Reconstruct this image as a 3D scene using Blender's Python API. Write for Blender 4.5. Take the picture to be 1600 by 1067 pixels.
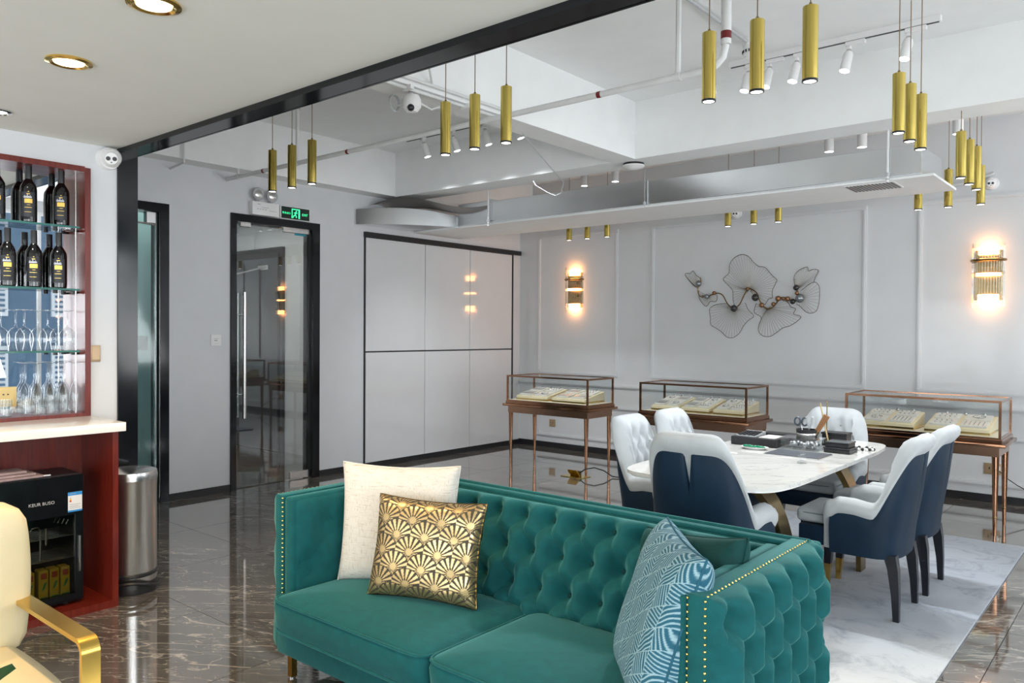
import bpy, bmesh, math, random
from mathutils import Vector, Matrix
from math import sin, cos, pi, sqrt
random.seed(7)
S = bpy.context.scene
COL = S.collection
for o in list(bpy.data.objects): bpy.data.objects.remove(o)

# ------------------------------------------------------------------ camera
cam_d = bpy.data.cameras.new('camera'); cam = bpy.data.objects.new('camera', cam_d); COL.objects.link(cam)
cam_d.sensor_width = 36.0; cam_d.lens = 27.54; cam_d.clip_start = .05
RIGHT = Vector((.7652, .6438, .0060)); DOWN = Vector((.0127, -.0058, -.9999)); FWD = Vector((-.6437, .7652, -.0127))
FWD.normalize(); RIGHT = (RIGHT - FWD * RIGHT.dot(FWD)).normalized(); UP = RIGHT.cross(FWD)
m = Matrix((RIGHT, UP, -FWD)).transposed().to_4x4(); m.translation = (0, 0, 1.35)
cam.matrix_world = m
S.camera = cam

# ------------------------------------------------------------------ exposure, world, daylight
S.view_settings.view_transform = 'Standard'; S.view_settings.look = 'None'
S.view_settings.exposure = -0.02; S.view_settings.gamma = 1.0
S.view_settings.use_curve_mapping = False
W = bpy.data.worlds.new('world'); S.world = W; W.use_nodes = True
bg = W.node_tree.nodes['Background']; bg.inputs['Color'].default_value = (.80, .90, 1.0, 1); bg.inputs['Strength'].default_value = 1.3

def area(name, loc, rot, sx, sy, power, col, spread=pi):
    l = bpy.data.lights.new(name, 'AREA'); l.shape = 'RECTANGLE'; l.size = sx; l.size_y = sy
    l.energy = power; l.color = col; l.spread = spread
    o = bpy.data.objects.new(name, l); o.location = loc; o.rotation_euler = rot; COL.objects.link(o); return o
DAY = (.97, .985, 1.0)
# daylight entering through the window bays (each lamp sits just outside its glass)
RW = [(-2.1, -.7), (-.4, 1.0), (2.3, 3.4), (4.7, 5.7), (5.9, 7.0)]
for (a, b) in RW:
    zt = 2.1 if b < 1.9 else 2.95
    area('daylight', (3.16, (a+b)/2, (zt+.35)/2), (0, pi/2+(.8 if b > 1.9 else 0), 0), zt-.35, b-a, (60 if b > 1.9 else 90)*(b-a)*(zt-.35)/2.4, DAY)
BW = [(-3.9, -2.5), (-2.2, -.8), (-.5, .9), (1.2, 2.6)]
for (a, b) in BW:
    area('daylight', ((a+b)/2, -2.76, 1.2), (pi/2, 0, 0), b-a, 1.7, 46*(b-a)/1.4, DAY)

# ------------------------------------------------------------------ materials
def nt(name):
    m = bpy.data.materials.new(name); m.use_nodes = True
    t = m.node_tree; return m, t, t.nodes['Principled BSDF']
def N(t, typ, **kw):
    n = t.nodes.new(typ)
    for k, v in kw.items():
        if k in n.inputs and not hasattr(n, k): n.inputs[k].default_value = v
        else: setattr(n, k, v)
    return n
def ramp(t, stops, interp='LINEAR'):
    r = t.nodes.new('ShaderNodeValToRGB'); e = r.color_ramp; e.interpolation = interp
    while len(e.elements) < len(stops): e.elements.new(.5)
    for i, (p, c) in enumerate(stops): e.elements[i].position = p; e.elements[i].color = (*c, 1) if len(c) == 3 else c
    return r
def M(name, col, rough=.5, metal=0., var=.06, vs=6., bump=0., bs=120., coat=0., sheen=0., sheen_tint=(1, 1, 1), spec=.5, aniso=0., stretch=(1, 1, 1)):
    m, t, p = nt(name)
    p.inputs['Roughness'].default_value = rough; p.inputs['Metallic'].default_value = metal
    p.inputs['Coat Weight'].default_value = coat; p.inputs['Coat Roughness'].default_value = .06
    p.inputs['Specular IOR Level'].default_value = spec
    if sheen:
        p.inputs['Sheen Weight'].default_value = sheen; p.inputs['Sheen Roughness'].default_value = .35
        p.inputs['Sheen Tint'].default_value = (*sheen_tint, 1)
    tc = N(t, 'ShaderNodeTexCoord'); mp = N(t, 'ShaderNodeMapping'); mp.inputs['Scale'].default_value = stretch
    t.links.new(tc.outputs['Object'], mp.inputs[0])
    n = N(t, 'ShaderNodeTexNoise'); n.inputs['Scale'].default_value = vs; n.inputs['Detail'].default_value = 4
    t.links.new(mp.outputs[0], n.inputs['Vector'])
    lo = [c*(1-var) for c in col]; hi = [min(1, c*(1+var)) for c in col]
    r = ramp(t, [(.3, lo), (.7, hi)]); t.links.new(n.outputs['Fac'], r.inputs[0]); t.links.new(r.outputs[0], p.inputs['Base Color'])
    if bump:
        n2 = N(t, 'ShaderNodeTexNoise'); n2.inputs['Scale'].default_value = bs; n2.inputs['Detail'].default_value = 3
        t.links.new(mp.outputs[0], n2.inputs['Vector'])
        b = N(t, 'ShaderNodeBump'); b.inputs['Strength'].default_value = bump; b.inputs['Distance'].default_value = .004
        t.links.new(n2.outputs['Fac'], b.inputs['Height']); t.links.new(b.outputs[0], p.inputs['Normal'])
    return m
def EM(name, col, s):
    m, t, p = nt(name); p.inputs['Base Color'].default_value = (*col, 1)
    p.inputs['Emission Color'].default_value = (*col, 1); p.inputs['Emission Strength'].default_value = s; return m
def GL(name, tint=(.96, .98, .98), ior=1.45, boost=1.0, rough=0.):
    m = bpy.data.materials.new(name); m.use_nodes = True; t = m.node_tree; t.nodes.clear()
    o = N(t, 'ShaderNodeOutputMaterial'); tr = N(t, 'ShaderNodeBsdfTransparent'); tr.inputs[0].default_value = (*tint, 1)
    g = N(t, 'ShaderNodeBsdfGlossy'); g.inputs['Roughness'].default_value = rough
    # Schlick reflectance, the same from either side of a thin pane
    f0 = ((ior-1)/(ior+1))**2
    lw = N(t, 'ShaderNodeLayerWeight'); pw = N(t, 'ShaderNodeMath', operation='POWER'); pw.inputs[1].default_value = 5.
    ma = N(t, 'ShaderNodeMath', operation='MULTIPLY_ADD'); ma.inputs[1].default_value = min(1, (1-f0)*boost); ma.inputs[2].default_value = min(1, f0*boost); ma.use_clamp = True
    mx = N(t, 'ShaderNodeMixShader')
    t.links.new(lw.outputs['Facing'], pw.inputs[0]); t.links.new(pw.outputs[0], ma.inputs[0]); t.links.new(ma.outputs[0], mx.inputs[0])
    t.links.new(tr.outputs[0], mx.inputs[1]); t.links.new(g.outputs[0], mx.inputs[2]); t.links.new(mx.outputs[0], o.inputs[0])
    return m

def stone(name, base, dark, vein, scale, rough, vein_w=.03, rand=False, coat=0., coat_ior=1.5, dist=.9, nv=2, stretch=(1, 1, 1), veins=.8, rot=0.):
    m, t, p = nt(name); p.inputs['Roughness'].default_value = rough; p.inputs['Coat Weight'].default_value = coat; p.inputs['Coat IOR'].default_value = coat_ior; p.inputs['Coat Roughness'].default_value = rough
    g = N(t, 'ShaderNodeNewGeometry'); mp = N(t, 'ShaderNodeMapping', vector_type='TEXTURE'); mp.inputs['Scale'].default_value = stretch; mp.inputs['Rotation'].default_value = (0, 0, rot)
    src = g.outputs['Position']
    if rand:
        oi = N(t, 'ShaderNodeObjectInfo'); sc = N(t, 'ShaderNodeVectorMath', operation='SCALE'); sc.inputs['Scale'].default_value = 37.
        cx = N(t, 'ShaderNodeCombineXYZ')
        for i in range(2): t.links.new(oi.outputs['Random'], cx.inputs[i])
        t.links.new(cx.outputs[0], sc.inputs[0]); ad = N(t, 'ShaderNodeVectorMath', operation='ADD')
        t.links.new(src, ad.inputs[0]); t.links.new(sc.outputs[0], ad.inputs[1]); src = ad.outputs[0]
    t.links.new(src, mp.inputs[0])
    n1 = N(t, 'ShaderNodeTexNoise'); n1.inputs['Scale'].default_value = scale; n1.inputs['Detail'].default_value = 8; n1.inputs['Roughness'].default_value = .62
    t.links.new(mp.outputs[0], n1.inputs['Vector'])
    r1 = ramp(t, [(.3, dark), (.7, base)]); t.links.new(n1.outputs['Fac'], r1.inputs[0])
    cur = r1.outputs[0]
    for k, (s, w, d) in enumerate(((scale*1.1, vein_w, dist), (scale*2.7, vein_w*.8, dist*1.3), (scale*4.5, vein_w*.6, dist))[:nv]):
        n2 = N(t, 'ShaderNodeTexNoise'); n2.inputs['Scale'].default_value = s; n2.inputs['Detail'].default_value = 6; n2.inputs['Distortion'].default_value = d
        mp2 = N(t, 'ShaderNodeMapping'); mp2.inputs['Location'].default_value = (3.1*k+1, 7.7*k, 2)
        t.links.new(mp.outputs[0], mp2.inputs[0]); t.links.new(mp2.outputs[0], n2.inputs['Vector'])
        sb = N(t, 'ShaderNodeMath', operation='SUBTRACT'); sb.inputs[1].default_value = .5
        ab = N(t, 'ShaderNodeMath', operation='ABSOLUTE'); t.links.new(n2.outputs['Fac'], sb.inputs[0]); t.links.new(sb.outputs[0], ab.inputs[0])
        r2 = ramp(t, [(0, (veins,)*3), (w*.5, (veins*.35,)*3), (w, (0, 0, 0))]); t.links.new(ab.outputs[0], r2.inputs[0])
        mx = N(t, 'ShaderNodeMix', data_type='RGBA'); t.links.new(r2.outputs[0], mx.inputs[0]); t.links.new(cur, mx.inputs[6]); mx.inputs[7].default_value = (*vein, 1)
        cur = mx.outputs[2]
    t.links.new(cur, p.inputs['Base Color'])
    return m

def wood(name, a, b, rough=.35, stretch=(14, 14, 1.2)):
    m, t, p = nt(name); p.inputs['Roughness'].default_value = rough
    tc = N(t, 'ShaderNodeTexCoord'); mp = N(t, 'ShaderNodeMapping'); mp.inputs['Scale'].default_value = stretch
    t.links.new(tc.outputs['Object'], mp.inputs[0])
    n = N(t, 'ShaderNodeTexNoise'); n.inputs['Scale'].default_value = 5; n.inputs['Detail'].default_value = 6
    t.links.new(mp.outputs[0], n.inputs['Vector']); r = ramp(t, [(.3, a), (.7, b)]); t.links.new(n.outputs['Fac'], r.inputs[0])
    t.links.new(r.outputs[0], p.inputs['Base Color']); return m

def attr_mat(name, c0, c1, rough0, rough1, metal1=0., bump=.2, bs=300, sheen=0.):
    """two colours woven or printed together, chosen by the mesh attribute 'pattern'"""
    m, t, p = nt(name)
    a = N(t, 'ShaderNodeAttribute'); a.attribute_name = 'pattern'
    mx = N(t, 'ShaderNodeMix', data_type='RGBA'); mx.inputs[6].default_value = (*c0, 1); mx.inputs[7].default_value = (*c1, 1)
    t.links.new(a.outputs['Fac'], mx.inputs[0]); t.links.new(mx.outputs[2], p.inputs['Base Color'])
    for sock, v0, v1 in (('Roughness', rough0, rough1), ('Metallic', 0., metal1)):
        mr = N(t, 'ShaderNodeMapRange'); mr.inputs['To Min'].default_value = v0; mr.inputs['To Max'].default_value = v1
        t.links.new(a.outputs['Fac'], mr.inputs[0]); t.links.new(mr.outputs[0], p.inputs[sock])
    tc = N(t, 'ShaderNodeTexCoord'); n = N(t, 'ShaderNodeTexNoise'); n.inputs['Scale'].default_value = bs
    t.links.new(tc.outputs['Object'], n.inputs['Vector']); b = N(t, 'ShaderNodeBump'); b.inputs['Strength'].default_value = bump; b.inputs['Distance'].default_value = .003
    t.links.new(n.outputs['Fac'], b.inputs['Height']); t.links.new(b.outputs[0], p.inputs['Normal'])
    if sheen: p.inputs['Sheen Weight'].default_value = sheen
    return m

m_wall = M('wall_paint', (.64, .65, .67), .45, var=.02)
m_lacq = M('lacquered_panel', (.66, .675, .69), .22, var=.015, coat=.25)
m_ceil = M('ceiling_paint', (.85, .86, .86), .8, var=.02, bump=.15, bs=220)
m_ceil2 = M('warm_ceiling_paint', (.74, .74, .70), .7, var=.015)
m_black = M('black_lacquer', (.006, .007, .009), .10, var=.2, spec=.35)
m_blackm = M('black_satin', (.012, .012, .014), .4)
m_floor = stone('brown_marble', (.155, .142, .125), (.065, .058, .050), (.50, .46, .40), 1.6, .05, .011, rand=True, stretch=(2.1, .55, 1), veins=.85, rot=.62, coat=1., coat_ior=2.4, dist=.35, nv=3)
m_grout = M('dark_grout', (.03, .028, .026), .6)
m_wmarble = stone('white_marble', (.74, .74, .71), (.64, .64, .62), (.34, .35, .36), 2.4, .07, .014, stretch=(2.6, .45, 1), veins=.6, rot=.72, dist=.3)
m_wstone = M('white_stone', (.86, .86, .84), .15, var=.03)
m_red = wood('red_mahogany', (.095, .008, .005), (.175, .020, .010), .28)
m_mirror = M('mirror', (.86, .88, .9), .01, 1., var=0.)
m_glass = GL('clear_glass', (.97, .985, .985), 1.45, 1.0)
m_wine = GL('drinking_glass', (.945, .96, .965), 1.5, 1.8)
m_door = GL('smoked_door_glass', (.82, .85, .85), 1.5, 2.2)
m_teal = GL('teal_frosted_glass', (.84, .94, .94), 1.45, 1.0, .05)
m_gedge = M('green_glass_edge', (.05, .16, .14), .1)
m_chrome = M('chrome', (.75, .75, .76), .12, 1., var=.02)
m_steel = M('brushed_steel', (.62, .61, .60), .25, 1., var=.06, vs=3, stretch=(60, 60, .5))
m_galv = M('galvanised_sheet', (.80, .82, .84), .22, 1., var=.08, vs=2.)
m_brass = M('reflection_streak_brass', (.68, .53, .14), .17, 1., var=.34, vs=55, stretch=(1, 1, .006))  # vertical reflection streaks painted into the brass colour
m_gold = M('polished_gold', (.80, .55, .16), .18, 1., var=.04)
m_dgold = M('antique_brass', (.28, .20, .09), .25, 1., var=.08)
m_rose = M('rose_bronze', (.33, .17, .10), .14, 1., var=.15, vs=4)
m_cord = M('bronze_cord', (.22, .14, .07), .5)
m_white = M('white_plastic', (.80, .80, .80), .4, var=.02)
m_grey = M('grey_plastic', (.42, .43, .44), .4)
m_pipe = M('white_pipe_paint', (.70, .71, .71), .5)
m_redp = M('dark_red_paint', (.16, .01, .012), .5)
m_vel = M('teal_velvet', (.005, .088, .094), .75, var=.12, vs=30, bump=.25, bs=500, sheen=.5, sheen_tint=(.35, .85, .80), spec=.2)
m_veld = M('dark_green_velvet', (.003, .045, .043), .7, var=.15, vs=20, bump=.25, bs=400, sheen=.15, sheen_tint=(.2, .6, .55), spec=.2)
m_navy = M('navy_leather', (.004, .019, .042), .5, var=.15, vs=10, bump=.12, bs=350, spec=.28)
m_lgrey = M('pale_grey_suede', (.46, .49, .51), .85, var=.05, vs=14, bump=.12, bs=400, sheen=.25)
m_leg = M('ebony_wood', (.010, .012, .018), .3)
m_cream = M('cream_leather', (.70, .60, .38), .45, var=.04, vs=5, bump=.1, bs=180)
m_tray = M('cream_tray_leather', (.78, .68, .46), .5)
m_pad = M('pale_display_card', (.72, .71, .68), .6)
m_silver = M('silver_jewellery', (.55, .55, .57), .2, 1.)
m_liner = M('cream_case_liner', (.80, .76, .66), .7)
m_bottle = M('dark_bottle_glass', (.004, .004, .005), .06, var=.1, coat=.5)
m_gfoil = M('gold_label_foil', (.75, .50, .12), .3, .8)
m_sfoil = M('silver_label_print', (.45, .46, .5), .35, .5)
m_blueg = M('blue_grey_paint', (.10, .17, .25), .5)
m_leaf = M('dark_green_leaf', (.012, .045, .010), .3, var=.3, vs=12)
m_frost = M('teal_partition', (.44, .60, .61), .35, var=.04)
e_warm = EM('warm_lamp', (1., .80, .50), 7.)
e_cool = EM('cool_lamp', (.93, .97, 1.), 4.)
e_sconce = EM('sconce_lamp', (1., .46, .16), 24.)
e_green = EM('exit_green', (.05, 1., .40), 1.2)

# ------------------------------------------------------------------ mesh helpers
OFF = {}
class MB:
    def __init__(s): s.bm = bmesh.new()
    def box(s, x0, x1, y0, y1, z0, z1):
        v = [s.bm.verts.new((x, y, z)) for x in (x0, x1) for y in (y0, y1) for z in (z0, z1)]
        for f in ((0, 1, 3, 2), (4, 6, 7, 5), (0, 4, 5, 1), (2, 3, 7, 6), (0, 2, 6, 4), (1, 5, 7, 3)): s.bm.faces.new([v[i] for i in f])
        return s
    def cyl(s, p0, p1, r, seg=16, r2=None, caps=True):
        p0 = Vector(p0); p1 = Vector(p1); r2 = r if r2 is None else r2
        d = (p1-p0).normalized(); a = d.orthogonal().normalized(); b = d.cross(a)
        A = [s.bm.verts.new(p0+(a*cos(2*pi*i/seg)+b*sin(2*pi*i/seg))*r) for i in range(seg)]
        B = [s.bm.verts.new(p1+(a*cos(2*pi*i/seg)+b*sin(2*pi*i/seg))*r2) for i in range(seg)]
        for i in range(seg):
            j = (i+1) % seg; s.bm.faces.new((A[i], A[j], B[j], B[i]))
        if caps: s.bm.faces.new(A[::-1]); s.bm.faces.new(B)
        return s
    def lathe(s, prof, c=(0, 0, 0), seg=24, axis='z', cap=True):
        rings = []
        for r, z in prof:
            if axis == 'z': pts = [(c[0]+r*cos(2*pi*i/seg), c[1]+r*sin(2*pi*i/seg), c[2]+z) for i in range(seg)]
            elif axis == 'x': pts = [(c[0]+z, c[1]+r*cos(2*pi*i/seg), c[2]+r*sin(2*pi*i/seg)) for i in range(seg)]
            else: pts = [(c[0]+r*sin(2*pi*i/seg), c[1]+z, c[2]+r*cos(2*pi*i/seg)) for i in range(seg)]
            rings.append([s.bm.verts.new(p) for p in pts])
        for A, B in zip(rings, rings[1:]):
            for i in range(seg):
                j = (i+1) % seg; s.bm.faces.new((A[i], A[j], B[j], B[i]))
        if cap and prof[0][0] > 1e-4: s.bm.faces.new(rings[0][::-1])
        if cap and prof[-1][0] > 1e-4: s.bm.faces.new(rings[-1])
        return s
    def tube(s, pts, r, seg=8, caps=True):
        pts = [Vector(p) for p in pts]; rings = []; a = None
        for i, p in enumerate(pts):
            d = ((pts[min(i+1, len(pts)-1)]-p).normalized()+(p-pts[max(i-1, 0)]).normalized()) if 0 < i < len(pts)-1 else (pts[min(i+1, len(pts)-1)]-pts[max(i-1, 0)])
            d.normalize()
            a = d.orthogonal().normalized() if a is None else (a-d*a.dot(d)).normalized()
            b = d.cross(a); rr = r[i] if isinstance(r, (list, tuple)) else r
            rings.append([s.bm.verts.new(p+(a*cos(2*pi*k/seg)+b*sin(2*pi*k/seg))*rr) for k in range(seg)])
        for A, B in zip(rings, rings[1:]):
            for k in range(seg):
                j = (k+1) % seg; s.bm.faces.new((A[k], A[j], B[j], B[k]))
        if caps: s.bm.faces.new(rings[0][::-1]); s.bm.faces.new(rings[-1])
        return s
    def grid(s, f, nu, nv, cu=False, cv=False):
        V = [[s.bm.verts.new(f(i/(nu if cu else nu-1), j/(nv if cv else nv-1))) for j in range(nv)] for i in range(nu)]
        for i in range(nu if cu else nu-1):
            for j in range(nv if cv else nv-1):
                s.bm.faces.new((V[i][j], V[(i+1) % nu][j], V[(i+1) % nu][(j+1) % nv], V[i][(j+1) % nv]))
        return V
    def sphere(s, c, r, u=14, v=9, sc=(1, 1, 1)):
        mat = Matrix.Translation(c) @ Matrix.Diagonal((sc[0], sc[1], sc[2], 1))
        bmesh.ops.create_uvsphere(s.bm, u_segments=u, v_segments=v, radius=r, matrix=mat); return s
    def poly(s, pts, d):
        """prism: outline pts extruded along vector d"""
        d = Vector(d); A = [s.bm.verts.new(Vector(p)) for p in pts]; B = [s.bm.verts.new(Vector(p)+d) for p in pts]
        n = len(pts); s.bm.faces.new(A[::-1]); s.bm.faces.new(B)
        for i in range(n): s.bm.faces.new((A[i], A[(i+1) % n], B[(i+1) % n], B[i]))
        return s
    def bevel(s, w, seg=2):
        bmesh.ops.bevel(s.bm, geom=list(s.bm.edges), offset=w, segments=seg, affect='EDGES', profile=.6, clamp_overlap=True); return s
    def xf(s, mat): bmesh.ops.transform(s.bm, matrix=mat, verts=s.bm.verts); return s
def mesh_of(mb, name, mat, smooth=True, ang=35, off=None):
    bm = mb.bm
    if off is not None and off.length > 0: bmesh.ops.translate(bm, verts=bm.verts, vec=-off)
    bmesh.ops.recalc_face_normals(bm, faces=bm.faces)
    me = bpy.data.meshes.new(name); bm.to_mesh(me); bm.free()
    if mat: me.materials.append(mat)
    if smooth:
        me.polygons.foreach_set('use_smooth', [True]*len(me.polygons)); me.set_sharp_from_angle(angle=math.radians(ang))
    return me
def link(name, me, parent=None):
    o = bpy.data.objects.new(name, me); COL.objects.link(o)
    if parent: o.parent = parent
    return o
def P(name, mb, mat, parent, label=None, stuff=False, smooth=True, ang=35):
    """a part (or sub-part); geometry given in world coordinates, stored relative to its thing"""
    off = OFF.get(parent.name, Vector()) if parent else Vector()
    o = link(name, mesh_of(mb, name, mat, smooth, ang, off), parent)
    if parent: OFF[o.name] = off
    if label: o['label'] = label
    if stuff: o['kind'] = 'stuff'
    return o
def T(name, label, cat, loc=(0, 0, 0), group=None):
    o = bpy.data.objects.new(name, None); COL.objects.link(o); o.empty_display_size = .05
    o.location = loc; OFF[o.name] = Vector(loc); o['label'] = label; o['category'] = cat
    if group: o['group'] = group
    return o
def one(name, mb, mat, label, cat, group=None, stuff=False, **kw):
    o = link(name, mesh_of(mb, name, mat, **kw)); o['label'] = label; o['category'] = cat
    if group: o['group'] = group
    if stuff: o['kind'] = 'stuff'
    return o
def ST(name, mb, mat, parent=None, smooth=False):
    o = link(name, mesh_of(mb, name, mat, smooth), parent)
    OFF[o.name] = Vector()
    if not parent: o['kind'] = 'structure'
    return o
def dup(root, loc=None, rotz=None, label=None, dz=None):
    r = root.copy(); COL.objects.link(r)
    if loc: r.location = loc
    if rotz is not None: r.rotation_euler = (0, 0, rotz)
    if label: r['label'] = label
    for c in root.children:
        k = c.copy(); COL.objects.link(k); k.parent = r
        for g in c.children:
            h = g.copy(); COL.objects.link(h); h.parent = k
    return r
def B(*a): return MB().box(*a)
def text_part(name, s, size, mat4, mat, parent, depth=.0008, align='CENTER'):
    cu = bpy.data.curves.new('txt', 'FONT'); cu.body = s; cu.size = size; cu.extrude = depth; cu.align_x = align; cu.align_y = 'CENTER'; cu.resolution_u = 2
    ob = bpy.data.objects.new('txt', cu); COL.objects.link(ob)
    bpy.context.view_layer.update()
    me = bpy.data.meshes.new_from_object(ob.evaluated_get(bpy.context.evaluated_depsgraph_get()))
    bpy.data.objects.remove(ob); bpy.data.curves.remove(cu)
    me.transform(mat4); me.transform(Matrix.Translation(-OFF.get(parent.name, Vector())))
    me.materials.clear(); me.materials.append(mat)
    return link(name, me, parent)
def basis(o, x, y):
    x = Vector(x).normalized(); y = Vector(y).normalized(); z = x.cross(y)
    mm = Matrix((x, y, z)).transposed().to_4x4(); mm.translation = o; return mm
# ================================================================== SETTING
XL, YB = -6.02, 7.3
fl = ST('floor', B(-6.12, 3.0, -2.6, 7.3, -.12, -.004), m_grout)
tile_cache = {}
def tiles(parent, x0, x1, y0, y1, ox, oy, st=.75, gap=.0016):
    i0 = math.floor((x0-ox)/st); i1 = math.ceil((x1-ox)/st); j0 = math.floor((y0-oy)/st); j1 = math.ceil((y1-oy)/st)
    for i in range(i0, i1):
        for j in range(j0, j1):
            a, b = max(x0, ox+i*st), min(x1, ox+(i+1)*st); c, d = max(y0, oy+j*st), min(y1, oy+(j+1)*st)
            if b-a < .02 or d-c < .02: continue
            k = (round(b-a, 3), round(d-c, 3))
            if k not in tile_cache:
                tile_cache[k] = mesh_of(B(-k[0]/2+gap, k[0]/2-gap, -k[1]/2+gap, k[1]/2-gap, -.0035, 0), 'tile', m_floor, False)
            o = link('tile', tile_cache[k], parent); o.location = ((a+b)/2, (c+d)/2, 0)
tiles(fl, XL, 3.0, -2.6, 7.3, -4.30, 1.90)

D1 = (2.02, 2.966); D2 = (3.494, 4.383); CB = (4.925, 7.15); ZD = 2.328
mb = MB()
for a, b in ((1.85, D1[0]), (D1[1], D2[0]), (D2[1], CB[0]), (CB[1], 7.4)): mb.box(-6.14, XL, a, b, 0, 3.1)
for a, b in (D1, D2): mb.box(-6.14, XL, a, b, ZD, 3.1)
mb.box(-6.14, XL, CB[0], CB[1], 2.312, 3.1)
ST('wall_left', mb, m_wall)
ST('wall_back', B(-6.6, 3.1, YB, 7.45, 0, 3.1), m_lacq)
wb = bpy.data.objects['wall_back']
def moulding(x0, x1, z0, z1, w=.034, d=.014):
    q = MB()
    for (a, b, c, e) in ((x0, x1, z0, z0+w), (x0, x1, z1-w, z1), (x0, x0+w, z0+w, z1-w), (x1-w, x1, z0+w, z1-w)):
        q.box(a, b, YB-d, YB, c, e)
        q.box(a+.009 if b-a > .05 else a+.01, b-.009 if b-a > .05 else b-.01, YB-d-.006, YB-d, c+.009, e-.009)
    ST('panel_moulding', q, m_lacq, wb)
for a, b in ((-5.735, -4.63), (-4.215, -2.06), (-1.65, -.45), (0., 2.6)): moulding(a, b, .86, 2.475)
for a, b in ((-5.735, 2.6),): moulding(a, b, .13, .535)
q = MB().box(-6.0, 3, YB-.018, YB, .735, .78).box(-6.0, 3, YB-.03, YB-.018, .748, .768)
ST('chair_rail', q, m_lacq, wb)
mb = MB().box(-6.02, 3.0, YB-.012, YB, 0, .062)
ST('baseboard_back', mb, m_blackm)
mb = MB()
for a, b in ((D1[1]+.001, D2[0]-.001), (D2[1]+.001, CB[0]-.03), (CB[1]+.02, YB-.012)): mb.box(XL, XL+.012, a, b, 0, .055)
ST('baseboard_left', mb, m_blackm)

# bar side: low ceiling, wall with niche, return wall
ZB, XB = 2.307, -4.30
NY0, NY1, NZ0, NZ1 = .35, 1.695, .90, 2.179
ST('ceiling', B(-6.12, 3.1, 1.93, 7.4, 3.09, 3.2), m_ceil)
ST('ceiling', B(-6.12, 3.1, -2.7, 1.93, ZB, 3.2), m_ceil2)
mb = MB().box(-4.55, XB, -2.7, NY0, 0, ZB).box(-4.55, XB, NY1, 1.93, 0, ZB).box(-4.55, XB, NY0, NY1, 0, NZ0-.05).box(-4.55, XB, NY0, NY1, NZ1, ZB).box(-4.55, -4.44, NY0, NY1, NZ0-.05, NZ1)
ST('wall_bar', mb, m_wall)
ST('wall_return', B(-6.14, -4.55, 1.75, 1.93, 0, 3.1), m_wall)
q = MB().box(-4.36, -4.288, 1.84, 1.945, 0, 2.285).box(-4.36, 3.0, 1.84, 1.935, 2.281, ZB).box(-4.36, 3.0, 1.93, 1.945, 2.281, 2.40)
ST('trim_1', q, m_black)
# exposed concrete beams
ST('trim_2', B(XL, -5.83, 1.93, 7.3, 2.665, 3.09), m_ceil)
ST('trim_3', B(-5.83, 3.0, 5.14, 5.42, 2.66, 3.09), m_ceil)
ST('trim_4', B(-3.33, -3.12, 1.93, 5.14, 2.66, 3.09), m_ceil)
# dropped soffit under the duct
ST('trim_5', MB().box(-6.02, -1.17, 5.56, 6.24, 2.362, 2.378), m_ceil)

# walls behind and beside the camera with real windows
def window_wall(name, axis, pos, th, spans, lo, hi, z0, ztop):
    mb = MB(); cur = lo
    def bx(a, b, c, d):
        if axis == 'x': mb.box(pos, pos+th, a, b, c, d)
        else: mb.box(a, b, pos-th, pos, c, d)
    for (a, b) in spans:
        bx(cur, a, 0, 3.1); zt = ztop(a, b); bx(a, b, 0, z0); bx(a, b, zt, 3.1); cur = b
    bx(cur, hi, 0, 3.1); ST(name, mb, m_wall)
wn = 0
def window(axis, pos, a, b, z0, z1, nm=2):
    global wn; wn += 1
    fr = MB(); w = .05
    def bx(q, u0, u1, c, d, p0, p1):
        if axis == 'x': q.box(pos+p0, pos+p1, u0, u1, c, d)
        else: q.box(u0, u1, pos-p1, pos-p0, c, d)
    for (u0, u1, c, d) in ((a, b, z0, z0+w), (a, b, z1-w, z1), (a, a+w, z0+w, z1-w), (b-w, b, z0+w, z1-w)): bx(fr, u0, u1, c, d, .02, .08)
    for k in range(1, nm): u = a+(b-a)*k/nm; bx(fr, u-.02, u+.02, z0+w, z1-w, .02, .08)
    zr = z0+(z1-z0)*.68; bx(fr, a+w, b-w, zr-.02, zr+.02, .03, .07)
    f = ST('window_%d' % wn, fr, m_white)
    g = MB(); bx(g, a+w, b-w, z0+w, z1-w, .048, .052); ST('pane', g, m_glass, f)
top = lambda a, b: 2.1 if b < 1.9 else 2.95
XW = [(-2.1, -.7), (-.4, 1.0), (2.3, 3.4), (3.5, 4.6), (4.7, 5.7), (5.9, 7.0)]
window_wall('wall_right', 'x', 3.0, .12, XW, -2.7, 7.4, .35, top)
for a, b in XW: window('x', 3.0, a, b, .35, top(a, b))
window_wall('wall_rear', 'y', -2.6, .12, BW, -4.55, 3.1, .35, lambda a, b: 2.05)
for a, b in BW: window('y', -2.6, a, b, .35, 2.05)
# the building across the street, seen only in the bar mirror
fb = T('street_facade', 'pale blue facade with louvred shutters across the street', 'building', (9, 4, 0))
P('facade_wall', B(9, 9.3, -2, 9, -4, 6), m_blueg, fb)
for yy in (1.2, 2.9, 4.6, 6.3):
    for zz in (-.4, 1.6):
        q = MB().box(8.94, 9, yy, yy+.9, zz, zz+1.4)
        f = P('shutter', q, m_white, fb); lv = MB()
        for k in range(12): lv.box(8.92, 8.945, yy+.06, yy+.84, zz+.08+k*.105, zz+.13+k*.105)
        P('louvre', lv, m_blueg, f, stuff=True)

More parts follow.
